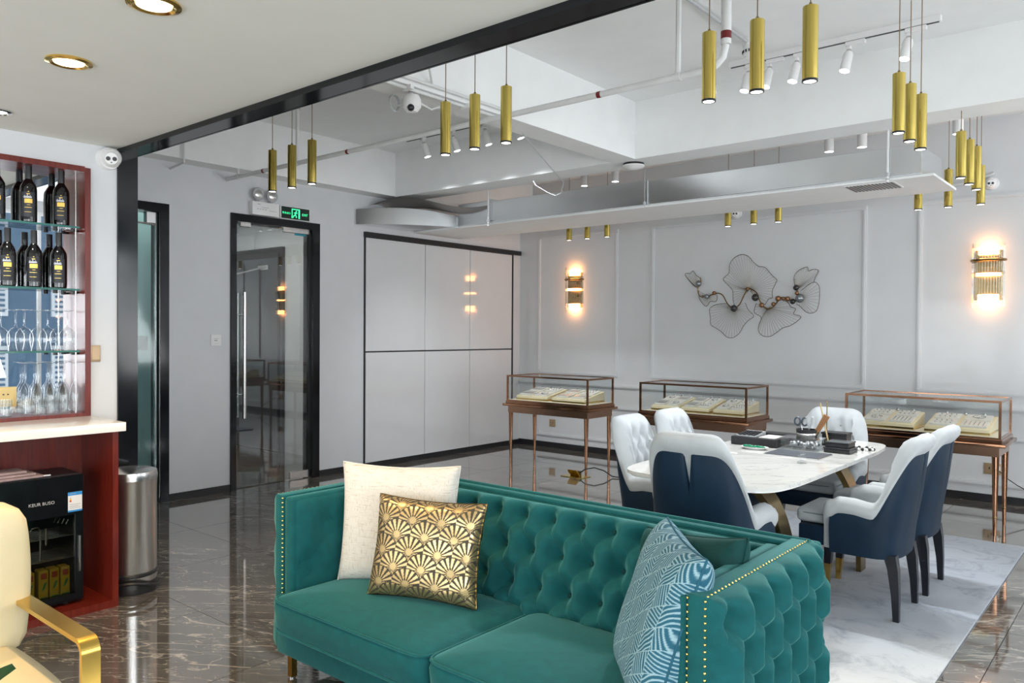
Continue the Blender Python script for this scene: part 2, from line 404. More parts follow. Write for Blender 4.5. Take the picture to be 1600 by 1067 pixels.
# ------------------------------------------------------------------ rooms behind the two doors
mb = MB().box(-8.8, -8.7, 1.75, 5.2, 0, 2.9).box(-8.8, -6.14, 5.0, 5.12, 0, 2.9).box(-8.8, -6.14, 1.75, 1.85, 0, 2.9)
ST('wall_corridor', mb, m_wall)
ST('ceiling', B(-8.8, -6.12, 1.75, 5.12, 2.62, 2.75), m_ceil)
f2 = ST('floor', B(-8.8, -6.12, 1.75, 5.12, -.12, -.004), m_grout); tiles(f2, -8.7, -6.03, 1.85, 5.0, -6.74, 1.90)
d3 = ST('door_3', MB().box(-8.62, -7.48, 4.965, 5.0, 0, 2.27), M('charcoal_door', (.010, .010, .013), .25))
ST('door_leaf', MB().box(-8.56, -7.54, 4.945, 4.965, .01, 2.21).bevel(.004, 1), M('charcoal_leaf', (.014, .014, .018), .3), d3)
ST('door_closer', MB().box(-7.86, -7.66, 4.90, 4.945, 2.02, 2.07).tube([(-7.7, 4.9, 2.05), (-8.25, 4.86, 1.99)], .012, 6), m_steel, d3)
ST('wall_partition', B(-6.95, -6.9, 1.85, 3.55, 0, 2.6), m_frost)
ap = one('access_panel', MB().box(-6.9, -6.86, 3.085, 3.20, 1.17, 1.29).bevel(.006), m_blackm, 'black access reader on the teal partition behind the left glass door', 'reader')
for (x, y, l) in ((-7.4, 4.2, 'added round corridor ceiling lamp behind the right glass door, nearer the dark door'), (-6.7, 3.9, 'added round corridor ceiling lamp just behind the top of the right glass door')):
    r = T('downlight', l, 'ceiling light', (x, y, 2.62), 'added corridor downlights')
    P('trim_ring', MB().cyl((x, y, 2.605), (x, y, 2.62), .06, 20), m_white, r); P('lens', MB().cyl((x, y, 2.60), (x, y, 2.606), .045, 20), e_cool, r)  # ceiling lamps added to light the corridor behind the glass
area('corridor_fill', (-7.4, 3.6, 2.58), (0, 0, 0), 1.6, 1.6, 36, (1, .95, .88))  # added area lamp that brightens the rooms behind the doors

def swing_door(n, y0, y1, lean=0.):
    f = ST('door_%d' % n, MB().box(-6.16, XL+.018, y0, y0+.05, 0, ZD).box(-6.16, XL+.018, y1-.07, y1, 0, ZD).box(-6.16, XL+.018, y0+.05, y1-.07, ZD-.066, ZD), m_black)
    return f
# right glass door
d = swing_door(2, *D2)
ST('glass_leaf', B(-6.065, -6.053, D2[0]+.055, D2[1]-.085, .008, ZD-.07), m_door, d)
for z0, z1, y0, y1 in ((ZD-.105, ZD-.062, 4.02, 4.30), (.006, .075, 4.10, 4.295)):
    ST('patch_fitting', MB().box(-6.075, -6.043, y0, y1, z0, z1).bevel(.003, 1), m_steel, d)
ST('lock_fitting', MB().box(-6.078, -6.04, 3.60, 3.70, ZD-.10, ZD-.06).bevel(.003, 1), m_steel, d)
ST('sticker', B(-6.0525, -6.0515, 4.145, 4.265, 2.205, 2.262), M('teal_sticker', (.01, .25, .33), .4), d)
for sgn in (-1, 1):
    h = MB(); x = -6.059+sgn*.055; yy = 3.618
    h.cyl((x, yy, .60), (x, yy, 1.67), .016, 16)
    h = ST('pull_bar', h, m_steel, d, smooth=True)
q = MB()
for z in (.80, 1.48): q.cyl((-6.115, 3.618, z), (-6.0, 3.618, z), .010, 12)
ST('pull_bolt', q, m_chrome, d, smooth=True)
# left glass door
d = swing_door(1, *D1)
ST('glass_leaf', B(-6.065, -6.053, D1[0]+.055, D1[1]-.085, .008, ZD-.07), m_teal, d)
ST('glass_edge', B(-6.066, -6.050, D1[1]-.095, D1[1]-.085, .008, ZD-.07), m_wine, d)
ST('edge_strip', B(-6.068, -6.046, D1[1]-.088, D1[1]-.08, .008, ZD-.07), m_steel, d)
ST('patch_fitting', MB().box(-6.08, -6.03, 2.80, 2.875, ZD-.16, ZD-.07).bevel(.004, 1), m_steel, d)
ST('pull_bar', MB().tube([(-6.02, 2.2, ZD-.13), (-6.02, 2.86, ZD-.17)], .008, 6), m_steel, d)
ST('patch_fitting', MB().box(-6.078, -6.04, 2.76, 2.88, .006, .06).bevel(.003, 1), m_steel, d)

# wall switch, outlets
def plate(name, label, c, axis, col, w=.086, h=.086, detail=None, group=None):
    x, y, z = c; r = T(name, label, 'switch' if 'switch' in name else 'outlet', c, group)
    bx = (lambda q, a, b, c0, d0, p0, p1: q.box(x+p0, x+p1, y+a, y+b, z+c0, z+d0)) if axis == 'x' else (lambda q, a, b, c0, d0, p0, p1: q.box(x+a, x+b, y-p1, y-p0, z+c0, z+d0))
    q = MB(); bx(q, -w/2, w/2, -h/2, h/2, 0, .009); q.bevel(.003, 2); P('plate', q, col, r)
    q = MB(); bx(q, -w*.36, w*.36, -h*.36, h*.36, .009, .012); P('insert', q, col, r)
    q = MB()
    for (a, b, c0, d0) in (detail or []): bx(q, a*w, b*w, c0*h, d0*h, .012, .0128)
    if detail: P('slots', q, m_grey if col is m_white else m_leg, r)
    return r
plate('wall_switch', 'white square wall switch between the two glass doors', (XL, 3.365, 1.265), 'x', m_white, .09, .09, [(-.25, .25, .12, .16), (-.2, .1, -.1, .02), (-.25, .25, -.3, -.27)])
m_goldpl = M('champagne_plate', (.46, .33, .20), .35, .5)
SL = [(-.2, -.14, -.05, .15), (.14, .2, -.05, .15), (-.03, .03, -.25, -.12)]
plate('wall_outlet', 'champagne wall outlet under the leftmost display case', (-5.515, YB, .287), 'y', m_goldpl, .086, .086, SL)
plate('wall_outlet', 'champagne wall outlet with a white plug behind the legs of the rightmost display case', (-1.085, YB, .27), 'y', m_goldpl, .12, .09, SL)
plate('wall_switch', 'gold wall switch on the white wall right of the bar shelves', (XB, 1.728, 1.222), 'x', m_goldpl, .05, .086)
# plug and cable at the right case
r = T('power_cord', 'thin cord drooping along the wall right of the rightmost display case', 'cord', (-1.06, 7.27, .3))
P('plug', MB().box(-1.075, -1.03, YB-.05, YB-.013, .255, .30).bevel(.008), m_white, r)
P('cable', MB().tube([(-1.04, 7.26, .27), (-.97, 7.2, .22), (-.9, 7.17, .18), (-.8, 7.16, .13), (-.68, 7.15, .06), (-.5, 7.15, .006), (-.2, 7.17, .006)], .004, 6), m_blackm, r)

# ------------------------------------------------------------------ built-in cabinet
cb = T('wall_cabinet', 'glossy white built-in wall cabinet with six doors and black top rail', 'cabinet', (-6.2, 6.04, 0))
P('carcass', MB().box(-6.5, -6.03, CB[0], CB[1], .0, 2.31), m_blackm, cb)
P('top_rail', MB().box(-6.03, XL+.03, CB[0]-.02, YB-.015, 2.262, 2.312), m_blackm, cb)
P('side_rail', MB().box(-6.03, XL+.012, CB[0]-.016, CB[0]-.002, 0, 2.262), m_blackm, cb)
P('side_rail', MB().box(-6.03, XL+.012, CB[1]-.01, CB[1]+.012, 0, 2.262), m_blackm, cb)
P('plinth', MB().box(-6.03, XL+.006, CB[0], CB[1], 0, .05), m_blackm, cb)
ys = (CB[0], 5.722, 6.412, 7.14); m_cabd = M('gloss_white_door', (.66, .665, .68), .05, var=.01, coat=.5)
for k in range(3):
    for z0, z1 in ((.055, 1.135), (1.149, 2.258)):
        P('door', MB().box(-6.03, XL+.01, ys[k]+.004, ys[k+1]-.004, z0, z1).bevel(.0015, 1), m_cabd, cb)
# ================================================================== BAR
nf = T('bar_niche', 'red wooden framed bar niche with mirror back set in the wall', 'shelf unit', (-4.36, 1.02, NZ0))
q = MB().box(-4.44, XB+.018, NY1-.022, NY1+.006, NZ0, NZ1).box(-4.44, XB+.018, NY0, NY0+.022, NZ0, NZ1).box(-4.44, XB+.018, NY0+.022, NY1-.022, NZ1-.022, NZ1+.006).box(-4.44, XB+.018, NY0+.022, NY1-.022, NZ0, NZ0+.018)
P('frame', q, m_red, nf)
P('mirror_back', B(-4.44, -4.425, NY0+.022, NY1-.022, NZ0+.018, NZ1-.022), m_mirror, nf)
P('support_rod', MB().cyl((-4.312, 1.64, NZ0+.018), (-4.312, 1.64, NZ1-.022), .0035, 8), m_steel, nf)
SH = (1.876, 1.556, 1.240)
for z, nm in zip(SH, ('top', 'middle', 'lowest')):
    s = one('glass_shelf', MB().box(-4.42, XB-.004, NY0+.03, NY1-.04, z-.010, z).bevel(.001, 1), m_wine, '%s green-edged glass shelf in the bar niche' % nm, 'shelf', 'glass shelves of the bar niche')
    e = P('front_edge', B(XB-.004, XB-.002, NY0+.03, NY1-.04, z-.010, z), m_gedge, s)
    P('clip', MB().cyl((-4.36, 1.56, z-.024), (-4.36, 1.56, z-.0102), .012, 10), m_blackm, s)
    P('clip', MB().cyl((-4.36, 1.645, z-.024), (-4.36, 1.645, z-.0102), .012, 10).cyl((-4.36, 1.65, z-.017), (-4.36, NY1-.023, z-.017), .006, 8), m_blackm, s)
# wine bottles
bt = T('wine_bottle', '', 'bottle', (0, 0, 0), 'dark wine bottles on the bar shelves')
P('body', MB().lathe([(0, .004), (.030, 0), (.0365, .006), (.0375, .02), (.0375, .165), (.035, .182), (.024, .203), (.0155, .216), (.0145, .225)], seg=28), m_bottle, bt)
P('foil_cap', MB().lathe([(.0150, .216), (.0158, .222), (.0152, .282), (.0150, .286), (0, .287)], seg=20), M('black_foil', (.008, .008, .009), .35), bt)
def wrap(z0, z1, a0, a1, r=.0378, n=12):
    q = MB()
    A = [a0+(a1-a0)*i/n for i in range(n+1)]
    V = [[q.bm.verts.new((r*cos(a), r*sin(a), z)) for a in A] for z in (z0, z1)]
    for i in range(n): q.bm.faces.new((V[0][i], V[0][i+1], V[1][i+1], V[1][i]))
    return q
P('label', wrap(.028, .150, -.9, .75), M('black_label', (.02, .022, .028), .45), bt)
P('label_emblem', wrap(.095, .116, -.5, .42, .0381), m_gfoil, bt)
q = wrap(.120, .126, -.6, .35, .0381)
for i in range(9):
    w = wrap(.126, .129+.004*(i % 3 == 1)+.006*(i == 4), -.6+i*.105, -.52+i*.105, .0381, 2); me = bpy.data.meshes.new('x'); w.bm.to_mesh(me); q.bm.from_mesh(me); bpy.data.meshes.remove(me)
P('label_crest', q, m_sfoil, bt)
q = wrap(.072, .0745, -.5, .35, .0381)
for (z0, z1, a, b) in ((.138, .142, -.25, .15), (.085, .087, -.2, .2), (.150, .153, -.1, .05), (.05, .052, -.5, .3)):
    w = wrap(z0, z1, a, b, .0381, 6); me = bpy.data.meshes.new('x'); w.bm.to_mesh(me); q.bm.from_mesh(me); bpy.data.meshes.remove(me)
P('label_lines', q, m_gfoil, bt)
bl = [(1.589, 0, 'rightmost wine bottle on the top glass shelf'), (1.439, 0, 'second wine bottle from the right on the top glass shelf'), (1.300, 0, 'leftmost visible wine bottle on the top glass shelf, cut by the picture edge'),
      (1.577, 1, 'rightmost wine bottle on the middle glass shelf'), (1.462, 1, 'second wine bottle from the right on the middle glass shelf'), (1.346, 1, 'leftmost visible wine bottle on the middle glass shelf')]
for i, (y, s, l) in enumerate(bl):
    l = 'dark ' + l
    if i == 0: bt.location = (-4.362, y, SH[s]); bt['label'] = l; bt.rotation_euler = (0, 0, -.35)
    else: dup(bt, (-4.362, y, SH[s]), -.35+.05*(i % 3), l)
# upturned wine glasses and flutes
def stem_glass(name, label, prof_bowl, h, foot, group):
    r = T(name, label, 'glass', (0, 0, 0), group)
    hb = prof_bowl[-1][1]
    P('bowl', MB().lathe(prof_bowl, seg=20, cap=False), m_wine, r)
    P('stem', MB().lathe([(.006, hb), (.0036, hb+.012), (.0034, h-.012), (.008, h-.005)], seg=10, cap=False), m_wine, r)
    P('foot', MB().lathe([(.008, h-.005), (foot, h-.0015), (foot, h), (0, h)], seg=20, cap=False), m_wine, r)
    return r
g1 = stem_glass('wine_glass', '', [(.030, 0), (.036, .03), (.0395, .055), (.036, .085), (.022, .108), (.006, .118)], .205, .034, 'upturned wine glasses on the lowest shelf')
gy = [1.619, 1.525, 1.42, 1.315]
nm = ['rightmost', 'second from the right of the', 'third from the right of the', 'fourth from the right of the']
for i, y in enumerate(gy):
    l = ('rightmost upturned wine glass' if i == 0 else nm[i]+' upturned wine glasses')+' on the lowest glass shelf'
    if i == 0: g1.location = (-4.365, y, SH[2]); g1['label'] = l
    else: dup(g1, (-4.365+.004*(i % 2), y, SH[2]), None, l)
f1 = stem_glass('champagne_flute', '', [(.0225, 0), (.026, .03), (.027, .08), (.024, .12), (.012, .150), (.005, .156)], .262, .030, 'upturned flutes on the bar counter')
fy = [1.645, 1.585, 1.525, 1.465]; k = 0
for row, x in enumerate((-4.335, -4.392)):
    for i, y in enumerate(fy):
        y2 = y-.03*row
        l = '%s upturned champagne flute in the %s row under the shelves' % (('rightmost', 'second from right', 'third from right', 'leftmost')[i], ('front', 'back')[row])
        if k == 0: f1.location = (x, y2, NZ0+.018); f1['label'] = l
        else: dup(f1, (x, y2, NZ0+.018), None, l)
        k += 1
one('water_tumbler', MB().lathe([(.0, .006), (.030, .006), (.033, .085), (.036, .085), (.034, 0), (0, 0)], (-4.345, 1.325, NZ0+.018), 18), m_wine, 'short clear water tumbler on the counter left of the flutes', 'glass')
r = plate('wall_outlet', 'gold double outlet plate on the mirror behind the tumbler', (-4.425, 1.345, 1.01), 'x', M('gold_plate', (.62, .47, .20), .35, .3), .115, .10, [(-.05, .02, .1, .16), (.12, .19, .1, .16)])

# counter and open red cabinet
one('bar_counter', MB().box(XB, -3.875, .2, 1.702, .856, .90).bevel(.004, 2), m_wstone, 'thick white stone worktop on the red bar cabinet', 'worktop')
bc = T('bar_cabinet', 'open red wooden cabinet under the white worktop holding the cooler', 'cabinet', (-4.1, 1.0, 0))
P('side_panel', B(-4.295, -3.915, 1.655, 1.682, 0, .855), m_red, bc)
P('side_panel', B(-4.295, -3.915, .30, .327, 0, .855), m_red, bc)
P('bottom_panel', B(-4.295, -3.915, .327, 1.655, 0, .035), m_red, bc)
P('back_panel', B(-4.295, -4.28, .327, 1.655, .035, .855), m_red, bc)
P('top_rail', B(-4.28, -4.2, .327, 1.655, .82, .855), m_red, bc)
# wine cooler
wc = T('wine_cooler', 'black glass-door drinks cooler inside the red cabinet', 'cooler', (-4.13, 1.3, .036))
CX = -4.0; cy0, cy1, cz0, cz1 = 1.10, 1.553, .036, .655
q = MB().box(-4.26, CX-.03, cy0, cy1, cz0+.01, cz0+.03).box(-4.26, CX-.03, cy0, cy1, cz1-.03, cz1).box(-4.26, -4.24, cy0, cy1, cz0+.03, cz1-.03).box(-4.24, CX-.03, cy0, cy0+.02, cz0+.03, cz1-.03).box(-4.24, CX-.03, cy1-.02, cy1, cz0+.03, cz1-.03)
P('body', q, m_blackm, wc)
for yy in (cy0+.04, cy1-.06): P('foot', MB().cyl((CX-.05, yy, cz0-.0005), (CX-.05, yy, cz0+.0095), .015, 10), m_blackm, wc)
q = MB().box(CX-.028, CX, cy0, cy1, cz1-.19, cz1-.002).box(CX-.028, CX, cy0, cy1, cz0+.015, cz0+.05).box(CX-.028, CX, cy0, cy0+.035, cz0+.05, cz1-.19).box(CX-.028, CX, cy1-.035, cy1, cz0+.05, cz1-.19)
dr = P('door', q, m_black, wc)
P('door_glass', B(CX-.016, CX-.010, cy0+.035, cy1-.035, cz0+.05, cz1-.19), GL('tinted_cooler_glass', (.62, .62, .58), 1.5, 1.0), dr)
P('handle', MB().box(CX, CX+.008, cy1-.022, cy1-.014, .19, .36), m_steel, dr)
q = MB()
for z in (.255, .36):
    for k in range(9): q.cyl((-4.24+k*.025, cy0+.02, z), (-4.24+k*.025, cy1-.02, z), .0022, 6)
P('wire_shelf', q, m_steel, wc)
q = MB()
for k in range(4): q.tube([(-4.05, 1.44+k*.018, .43-k*.006), (-4.05, 1.452+k*.018, .452-k*.006)], .0025, 6)
q.tube([(-4.04, 1.33, .40), (-4.04, 1.345, .42), (-4.04, 1.37, .42), (-4.04, 1.38, .40), (-4.04, 1.38, .264)], .005, 8).tube([(-4.045, 1.30, .40), (-4.045, 1.30, .44)], .02, 10).cyl((-4.045, 1.405, .33), (-4.045, 1.405, .41), .006, 8)
P('corkscrew_rack', q, m_steel, wc)
text_part('logo', 'KEUR BUSO', .021, basis((CX+.0006, 1.372, .535), (0, 1, 0), (0, 0, 1)), m_grey, dr)
st = P('energy_label', B(CX, CX+.0012, 1.485, 1.548, .478, .572), M('label_white', (.75, .76, .78), .5), dr)
q = MB().box(CX+.0012, CX+.0018, 1.485, 1.548, .556, .572).box(CX+.0012, CX+.0018, 1.485, 1.548, .478, .486)
m_lblue = M('label_blue', (.02, .25, .62), .5)
for nmn, q, mm in (('label_band', q, m_lblue), ('label_arrow', MB().box(CX+.0012, CX+.0018, 1.492, 1.500, .526, .534), M('label_red', (.6, .03, .01), .5)), ('label_arrow', MB().box(CX+.0012, CX+.0018, 1.493, 1.499, .534, .542), M('label_yellow', (.8, .5, .02), .5)), ('label_arrow', MB().box(CX+.0012, CX+.0018, 1.494, 1.498, .542, .548), m_grey)):
    z = q; bmesh.ops.translate(z.bm, verts=z.bm.verts, vec=-Vector((-4.13, 1.3, .036))); o = link(nmn, mesh_of(z, nmn, mm), wc)
q = MB()
for z, w in ((.512, .05), (.503, .042), (.495, .05), (.563, .03)): q.box(CX+.0018, CX+.0021, 1.491, 1.491+w, z, z+.0022)
P('label_print', q, m_grey, wc)
# juice cartons in the cooler
m_yel = M('yellow_carton', (.55, .40, .015), .45); m_or = M('red_print', (.40, .06, .01), .5); m_gr = M('green_print', (.02, .22, .07), .5)
cr = T('juice_carton', 'rightmost yellow juice carton in the cooler', 'carton', (-4.06, 1.485, 0.066), 'yellow juice cartons in the cooler')
P('box', MB().box(-4.09, -4.03, 1.465, 1.505, .067, .215).bevel(.003, 1), m_yel, cr)
P('red_print', MB().box(-4.03, -4.0294, 1.472, 1.498, .175, .203), m_or, cr)
P('green_print', MB().poly([(-4.03, 1.475, .12), (-4.03, 1.487, .128), (-4.03, 1.499, .16), (-4.03, 1.486, .155)], (.0006, 0, 0)).box(-4.03, -4.0294, 1.469, 1.501, .072, .09), m_gr, cr)
for k, l in enumerate(('second from right', 'third from right', 'leftmost')):
    dup(cr, (-4.06, 1.485-.047*(k+1)-(.012 if k == 2 else 0), .066), None, l+' of the yellow juice cartons in the cooler')
# rack under the cartons
P('carton_shelf', B(-4.23, -4.032, cy0+.02, cy1-.02, .0655, .0668), m_blackm, wc)
# folded cloths on the cooler
fc = T('folded_cloth', 'folded pale pink cloths lying on top of the black cooler', 'cloth', (-4.1, 1.25, .6555))
q = MB()
for k, (w, d) in enumerate(((.24, .15), (.22, .14), (.19, .12))):
    q.box(-4.1-d/2, -4.1+d/2, 1.27-w/2-.02, 1.27+w/2-.02*k, .656+k*.013, .668+k*.013)
q.bevel(.005, 2)
P('cloth', q, M('pink_grey_cloth', (.42, .30, .29), .9, var=.15, vs=25), fc)
P('tassel', MB().tube([(-4.04, 1.36, .664), (-4.03, 1.39, .662), (-4.03, 1.42, .661)], .004, 6), m_white, fc)

# trash can
tc_ = T('trash_can', 'brushed steel pedal bin with black base beside the bar cabinet', 'trash can', (-4.12, 1.835, 0)); c = (-4.12, 1.835, 0)
P('barrel', MB().lathe([(.118, .05), (.122, .06), (.122, .575), (.124, .58)], c, 40), m_steel, tc_)
P('lid', MB().lathe([(.125, .578), (.126, .60), (.122, .618), (.10, .628), (0, .634)], c, 40), m_steel, tc_)
P('base', MB().lathe([(.0, 0), (.124, 0), (.127, .012), (.124, .052), (0, .052)], c, 40), m_blackm, tc_)
pts = [(c[0]+.128*cos(a), c[1]+.128*sin(a), .075+.02*sin((a+1.3)*2)) for a in [(-1.5+i*.16) for i in range(17)]]
P('pedal', MB().tube([(p[0]+.008, p[1]-.004, p[2]-.03) for p in pts], .009, 8), m_blackm, tc_)
P('carry_ring', MB().lathe([(.124, .085), (.129, .09), (.129, .10), (.124, .105)], c, 40), m_blackm, tc_)

# ================================================================== CEILING FITTINGS
def spotlamp(loc, rot, power, col, ang=1.2, r=.03):
    l = bpy.data.lights.new('lamp', 'SPOT'); l.energy = power; l.color = col; l.spot_size = ang; l.spot_blend = .6; l.shadow_soft_size = r
    o = bpy.data.objects.new('lamp', l); o.location = loc; o.rotation_euler = rot; COL.objects.link(o); return o
for x, y, l in ((-2.30, 1.09, 'warm gold-rimmed downlight nearest the top edge of the picture'), (-3.03, 1.13, 'warm gold-rimmed downlight left of the dark beam'), (-3.96, 1.18, 'small cool downlight in the low ceiling above the bar')):
    r = T('downlight', l, 'ceiling light', (x, y, ZB)); big = x > -3.5; R = .075 if big else .06
    P('trim_ring', MB().lathe([(R, 0), (R*1.02, -.006), (R*.82, -.010), (R*.66, -.004), (R*.64, 0)], (x, y, ZB-.0003), 32), m_gold if big else m_chrome, r)
    P('lens', MB().cyl((x, y, ZB-.006), (x, y, ZB-.0005), R*.66, 28), e_warm if big else e_cool, r)
    spotlamp((x, y, ZB-.015), (0, 0, 0), 75 if big else 14, (1, .68, .34) if big else (1, .98, .95), 2.3)

# pendants: brass tubes on cords
ZP = 2.265; PH = .272
pd = T('pendant_lamp', '', 'pendant lamp', (0, 0, 0), 'brass tube pendant lamps')
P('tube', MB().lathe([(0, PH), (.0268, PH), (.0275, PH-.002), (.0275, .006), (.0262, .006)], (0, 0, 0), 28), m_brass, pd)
P('bottom_ring', MB().lathe([(.0262, .008), (.0278, .008), (.0278, 0), (.0225, 0), (.0225, .006)], (0, 0, 0), 28), m_leg, pd)
P('lens', MB().cyl((0, 0, .001), (0, 0, .006), .0225, 24), EM('pendant_lens', (1, .93, .80), 6.), pd)
P('cord_grip', MB().lathe([(.006, PH-.001), (.006, PH+.012), (.003, PH+.016)], (0, 0, 0), 10), m_dgold, pd)
P('cord', MB().cyl((0, 0, PH+.01), (0, 0, 3.088-ZP), .0024, 6), m_cord, pd)
rows = [('in the row in front of the exit sign', [(-4.56, 2.95), (-4.34, 2.95), (-4.125, 2.95)], ('left', 'middle', 'right')),
        ('in the row in front of the dark ceiling beam', [(-2.90, 2.90), (-2.693, 2.90), (-2.485, 2.90)], ('left', 'middle', 'right')),
        ('in the large row nearest the camera', [(-1.415, 2.885), (-1.218, 2.885), (-1.018, 2.885)], ('left', 'middle', 'right')),
        ('of the staggered trio left of the right-hand duct end', [(-.965, 3.88), (-.965, 4.08), (-.965, 4.29)], ('nearest', 'middle', 'farthest')),
        ('of the staggered trio above the rightmost display case', [(-.957, 5.22), (-.957, 5.47), (-.957, 5.70)], ('nearest', 'middle', 'farthest')),
        ('in the far row over the rightmost display case', [(-1.44, 6.36), (-1.243, 6.36), (-1.04, 6.36)], ('left', 'middle', 'right')),
        ('in the far row over the middle display case', [(-2.93, 6.36), (-2.70, 6.36), (-2.49, 6.36)], ('left', 'middle', 'right')),
        ('in the far row over the leftmost display case', [(-4.62, 6.37), (-4.40, 6.37), (-4.17, 6.37)], ('left', 'middle', 'right'))]
first = True
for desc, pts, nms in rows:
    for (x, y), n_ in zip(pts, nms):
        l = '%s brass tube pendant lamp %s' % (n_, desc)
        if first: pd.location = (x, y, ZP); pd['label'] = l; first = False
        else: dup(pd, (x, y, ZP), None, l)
for (x, y) in ((-4.34, 2.95), (-2.69, 2.9), (-1.2, 2.885), (-.965, 4.08), (-.957, 5.47), (-1.24, 6.3), (-2.7, 6.3), (-4.4, 6.3)):
    spotlamp((x, y, ZP-.012), (0, 0, 0), 16, (1, .88, .70), 1.3, .05)

# track lights
def track(x0, x1, y, label):
    r = T('light_track', label, 'track', ((x0+x1)/2, y, 3.09))
    P('rail', MB().box(x0, x1, y-.017, y+.017, 3.055, 3.0895), m_white, r); P('slot', MB().box(x0+.01, x1-.01, y-.006, y+.006, 3.052, 3.0555), m_blackm, r)
track(-2.2, -.98, 4.78, 'white lighting track on the ceiling carrying five lit spots')
track(-5.3, -3.9, 4.80, 'white lighting track on the ceiling behind the middle pendant row')
sp = T('track_spotlight', '', 'spotlight', (0, 0, 0), 'white cylindrical track spotlights')
P('adapter', MB().box(-.06, .05, -.016, .016, -.062, -.038).box(-.055, -.03, -.012, .012, -.08, -.062).bevel(.003, 1), m_white, sp)
tilt = Matrix.Translation((-.042, 0, -.095)) @ Matrix.Rotation(-.26, 4, 'X') @ Matrix.Rotation(.12, 4, 'Y')
P('joint', MB().sphere((-.042, 0, -.088), .014, 10, 7), m_steel, sp)
P('head', MB().lathe([(0, .0), (.022, -.004), (.028, -.02), (.029, -.1215), (.0275, -.1215), (.0275, -.116)], (0, 0, 0), 20).xf(tilt), m_white, sp)
P('lens', MB().lathe([(0, -.116), (.027, -.116), (.027, -.1195), (0, -.1195)], (0, 0, 0), 20).xf(tilt), EM('spot_lens', (.95, .98, 1.), 8.), sp)
xs = [(-2.03, 'leftmost'), (-1.895, 'second from left'), (-1.725, 'third from left'), (-1.42, 'fourth from left'), (-1.10, 'rightmost')]
for i, (x, n_) in enumerate(xs):
    l = '%s of the lit white spots on the right ceiling track' % n_
    if i == 0: sp.location = (x, 4.78, 3.09); sp['label'] = l
    else: dup(sp, (x, 4.78, 3.09), None, l)
    spotlamp((x-.05, 4.73, 2.86), (-.35, 0, 0), 55, (.95, .98, 1), 1.5)
for x, n_ in ((-5.08, 'leftmost'), (-4.72, 'second from left'), (-4.36, 'third from left'), (-4.02, 'rightmost')):
    o = dup(sp, (x, 4.80, 3.09), 2.6, '%s of the white spots on the left ceiling track' % n_)
    spotlamp((x, 4.83, 2.86), (.3, 0, 0), 45, (.95, .98, 1), 1.5)
# surface spots over the cases
cs = T('surface_spotlight', '', 'spotlight', (0, 0, 0), 'white surface spots above the display cases')
P('body', MB().lathe([(0, 3.089), (.03, 3.089), (.03, 3.06), (.006, 3.058), (.006, 2.93), (.036, 2.925), (.036, 2.80), (.0335, 2.80), (.0335, 2.806)], (0, 0, 0), 18), m_white, cs)
P('lens', MB().cyl((0, 0, 2.801), (0, 0, 2.806), .033, 18), EM('surface_spot_lens', (.95, .98, 1.), 6.), cs)
for i, (x, n_) in enumerate(((-1.2, 'rightmost'), (-1.86, 'second from right'), (-2.11, 'third from right'), (-4.12, 'fourth from right'), (-4.48, 'leftmost'))):
    l = '%s white surface spot on the ceiling behind the duct' % n_
    if i == 0: cs.location = (x, 6.43, 0); cs['label'] = l
    else: dup(cs, (x, 6.43, 0), None, l)

# sprinkler pipe
yp, zp = 3.46, 2.60
pp = T('sprinkler_pipe', 'white sprinkler pipe with dark red bands running below the ceiling', 'pipe', (-3.8, yp, zp))
P('main_run', MB().tube([(XL+.001, yp, zp), (-1.72, yp, zp), (-1.66, yp, zp+.012), (-1.625, yp, zp+.045), (-1.612, yp, zp+.10)], .0165, 12), m_pipe, pp)
P('riser', MB().cyl((-1.612, yp, zp+.10), (-1.612, yp, 3.089), .024, 14), m_pipe, pp)
for x in (-5.47, -4.84, -4.42, -3.44, -2.32): P('red_band', MB().cyl((x-.012, yp, zp), (x+.012, yp, zp), .0172, 12), m_redp, pp)
P('red_band', MB().cyl((-1.612, yp, zp+.125), (-1.612, yp, zp+.16), .0247, 14), m_redp, pp)
for x in (-5.84, -5.02, -1.86):
    P('hanger', MB().cyl((x, yp, zp+.016), (x, yp, 3.089), .014 if x > -5.5 else .010, 8).cyl((x-.014, yp, zp), (x+.014, yp, zp), .021, 12), m_pipe, pp)
q = MB().cyl((-5.02, yp, 3.0), (-5.02, yp, 3.06), .02, 10).cyl((-1.612, yp, 3.0), (-1.612, yp, 3.03), .03, 12)
P('coupling', q, m_grey, pp)
one('side_pipe', MB().tube([(-6.015, 2.98, 2.61), (-5.80, 2.98, 2.63), (-5.80, 2.98, 3.085)], .009, 8), m_pipe, 'thin white drop pipe from the ceiling to the left wall', 'pipe')
# conduits along the beam
cd = T('wiring_conduit', 'pair of white conduits along the lower edge of the ceiling beam', 'conduit', (-3.1, 3, 2.66))
P('tube', MB().tube([(-3.105, 1.95, 2.69), (-3.105, 3.62, 2.69)], .010, 8), m_pipe, cd); P('tube', MB().tube([(-3.14, 1.95, 2.648), (-3.14, 3.66, 2.648)], .010, 8), m_pipe, cd)
q = MB()
for y in (2.35, 2.85, 3.3): q.box(-3.165, -3.10, y-.012, y+.012, 2.636, 2.66)
P('saddle', q, m_white, cd)
one('drop_cable', MB().tube([(-3.02, 2.86, 3.085), (-3.02, 2.88, 2.85), (-3.05, 2.93, 2.74), (-3.105, 3.0, 2.70)], .006, 6), m_pipe, 'white cable looping from the ceiling to the beam behind the middle pendants', 'cable')
one('slanted_conduit', MB().tube([(-1.93, 2.6, 3.07), (-1.93, 3.9, 3.07), (-1.93, 4.42, 3.06)], .009, 8), m_grey, 'grey conduit slanting across the ceiling to the round alarm', 'conduit')
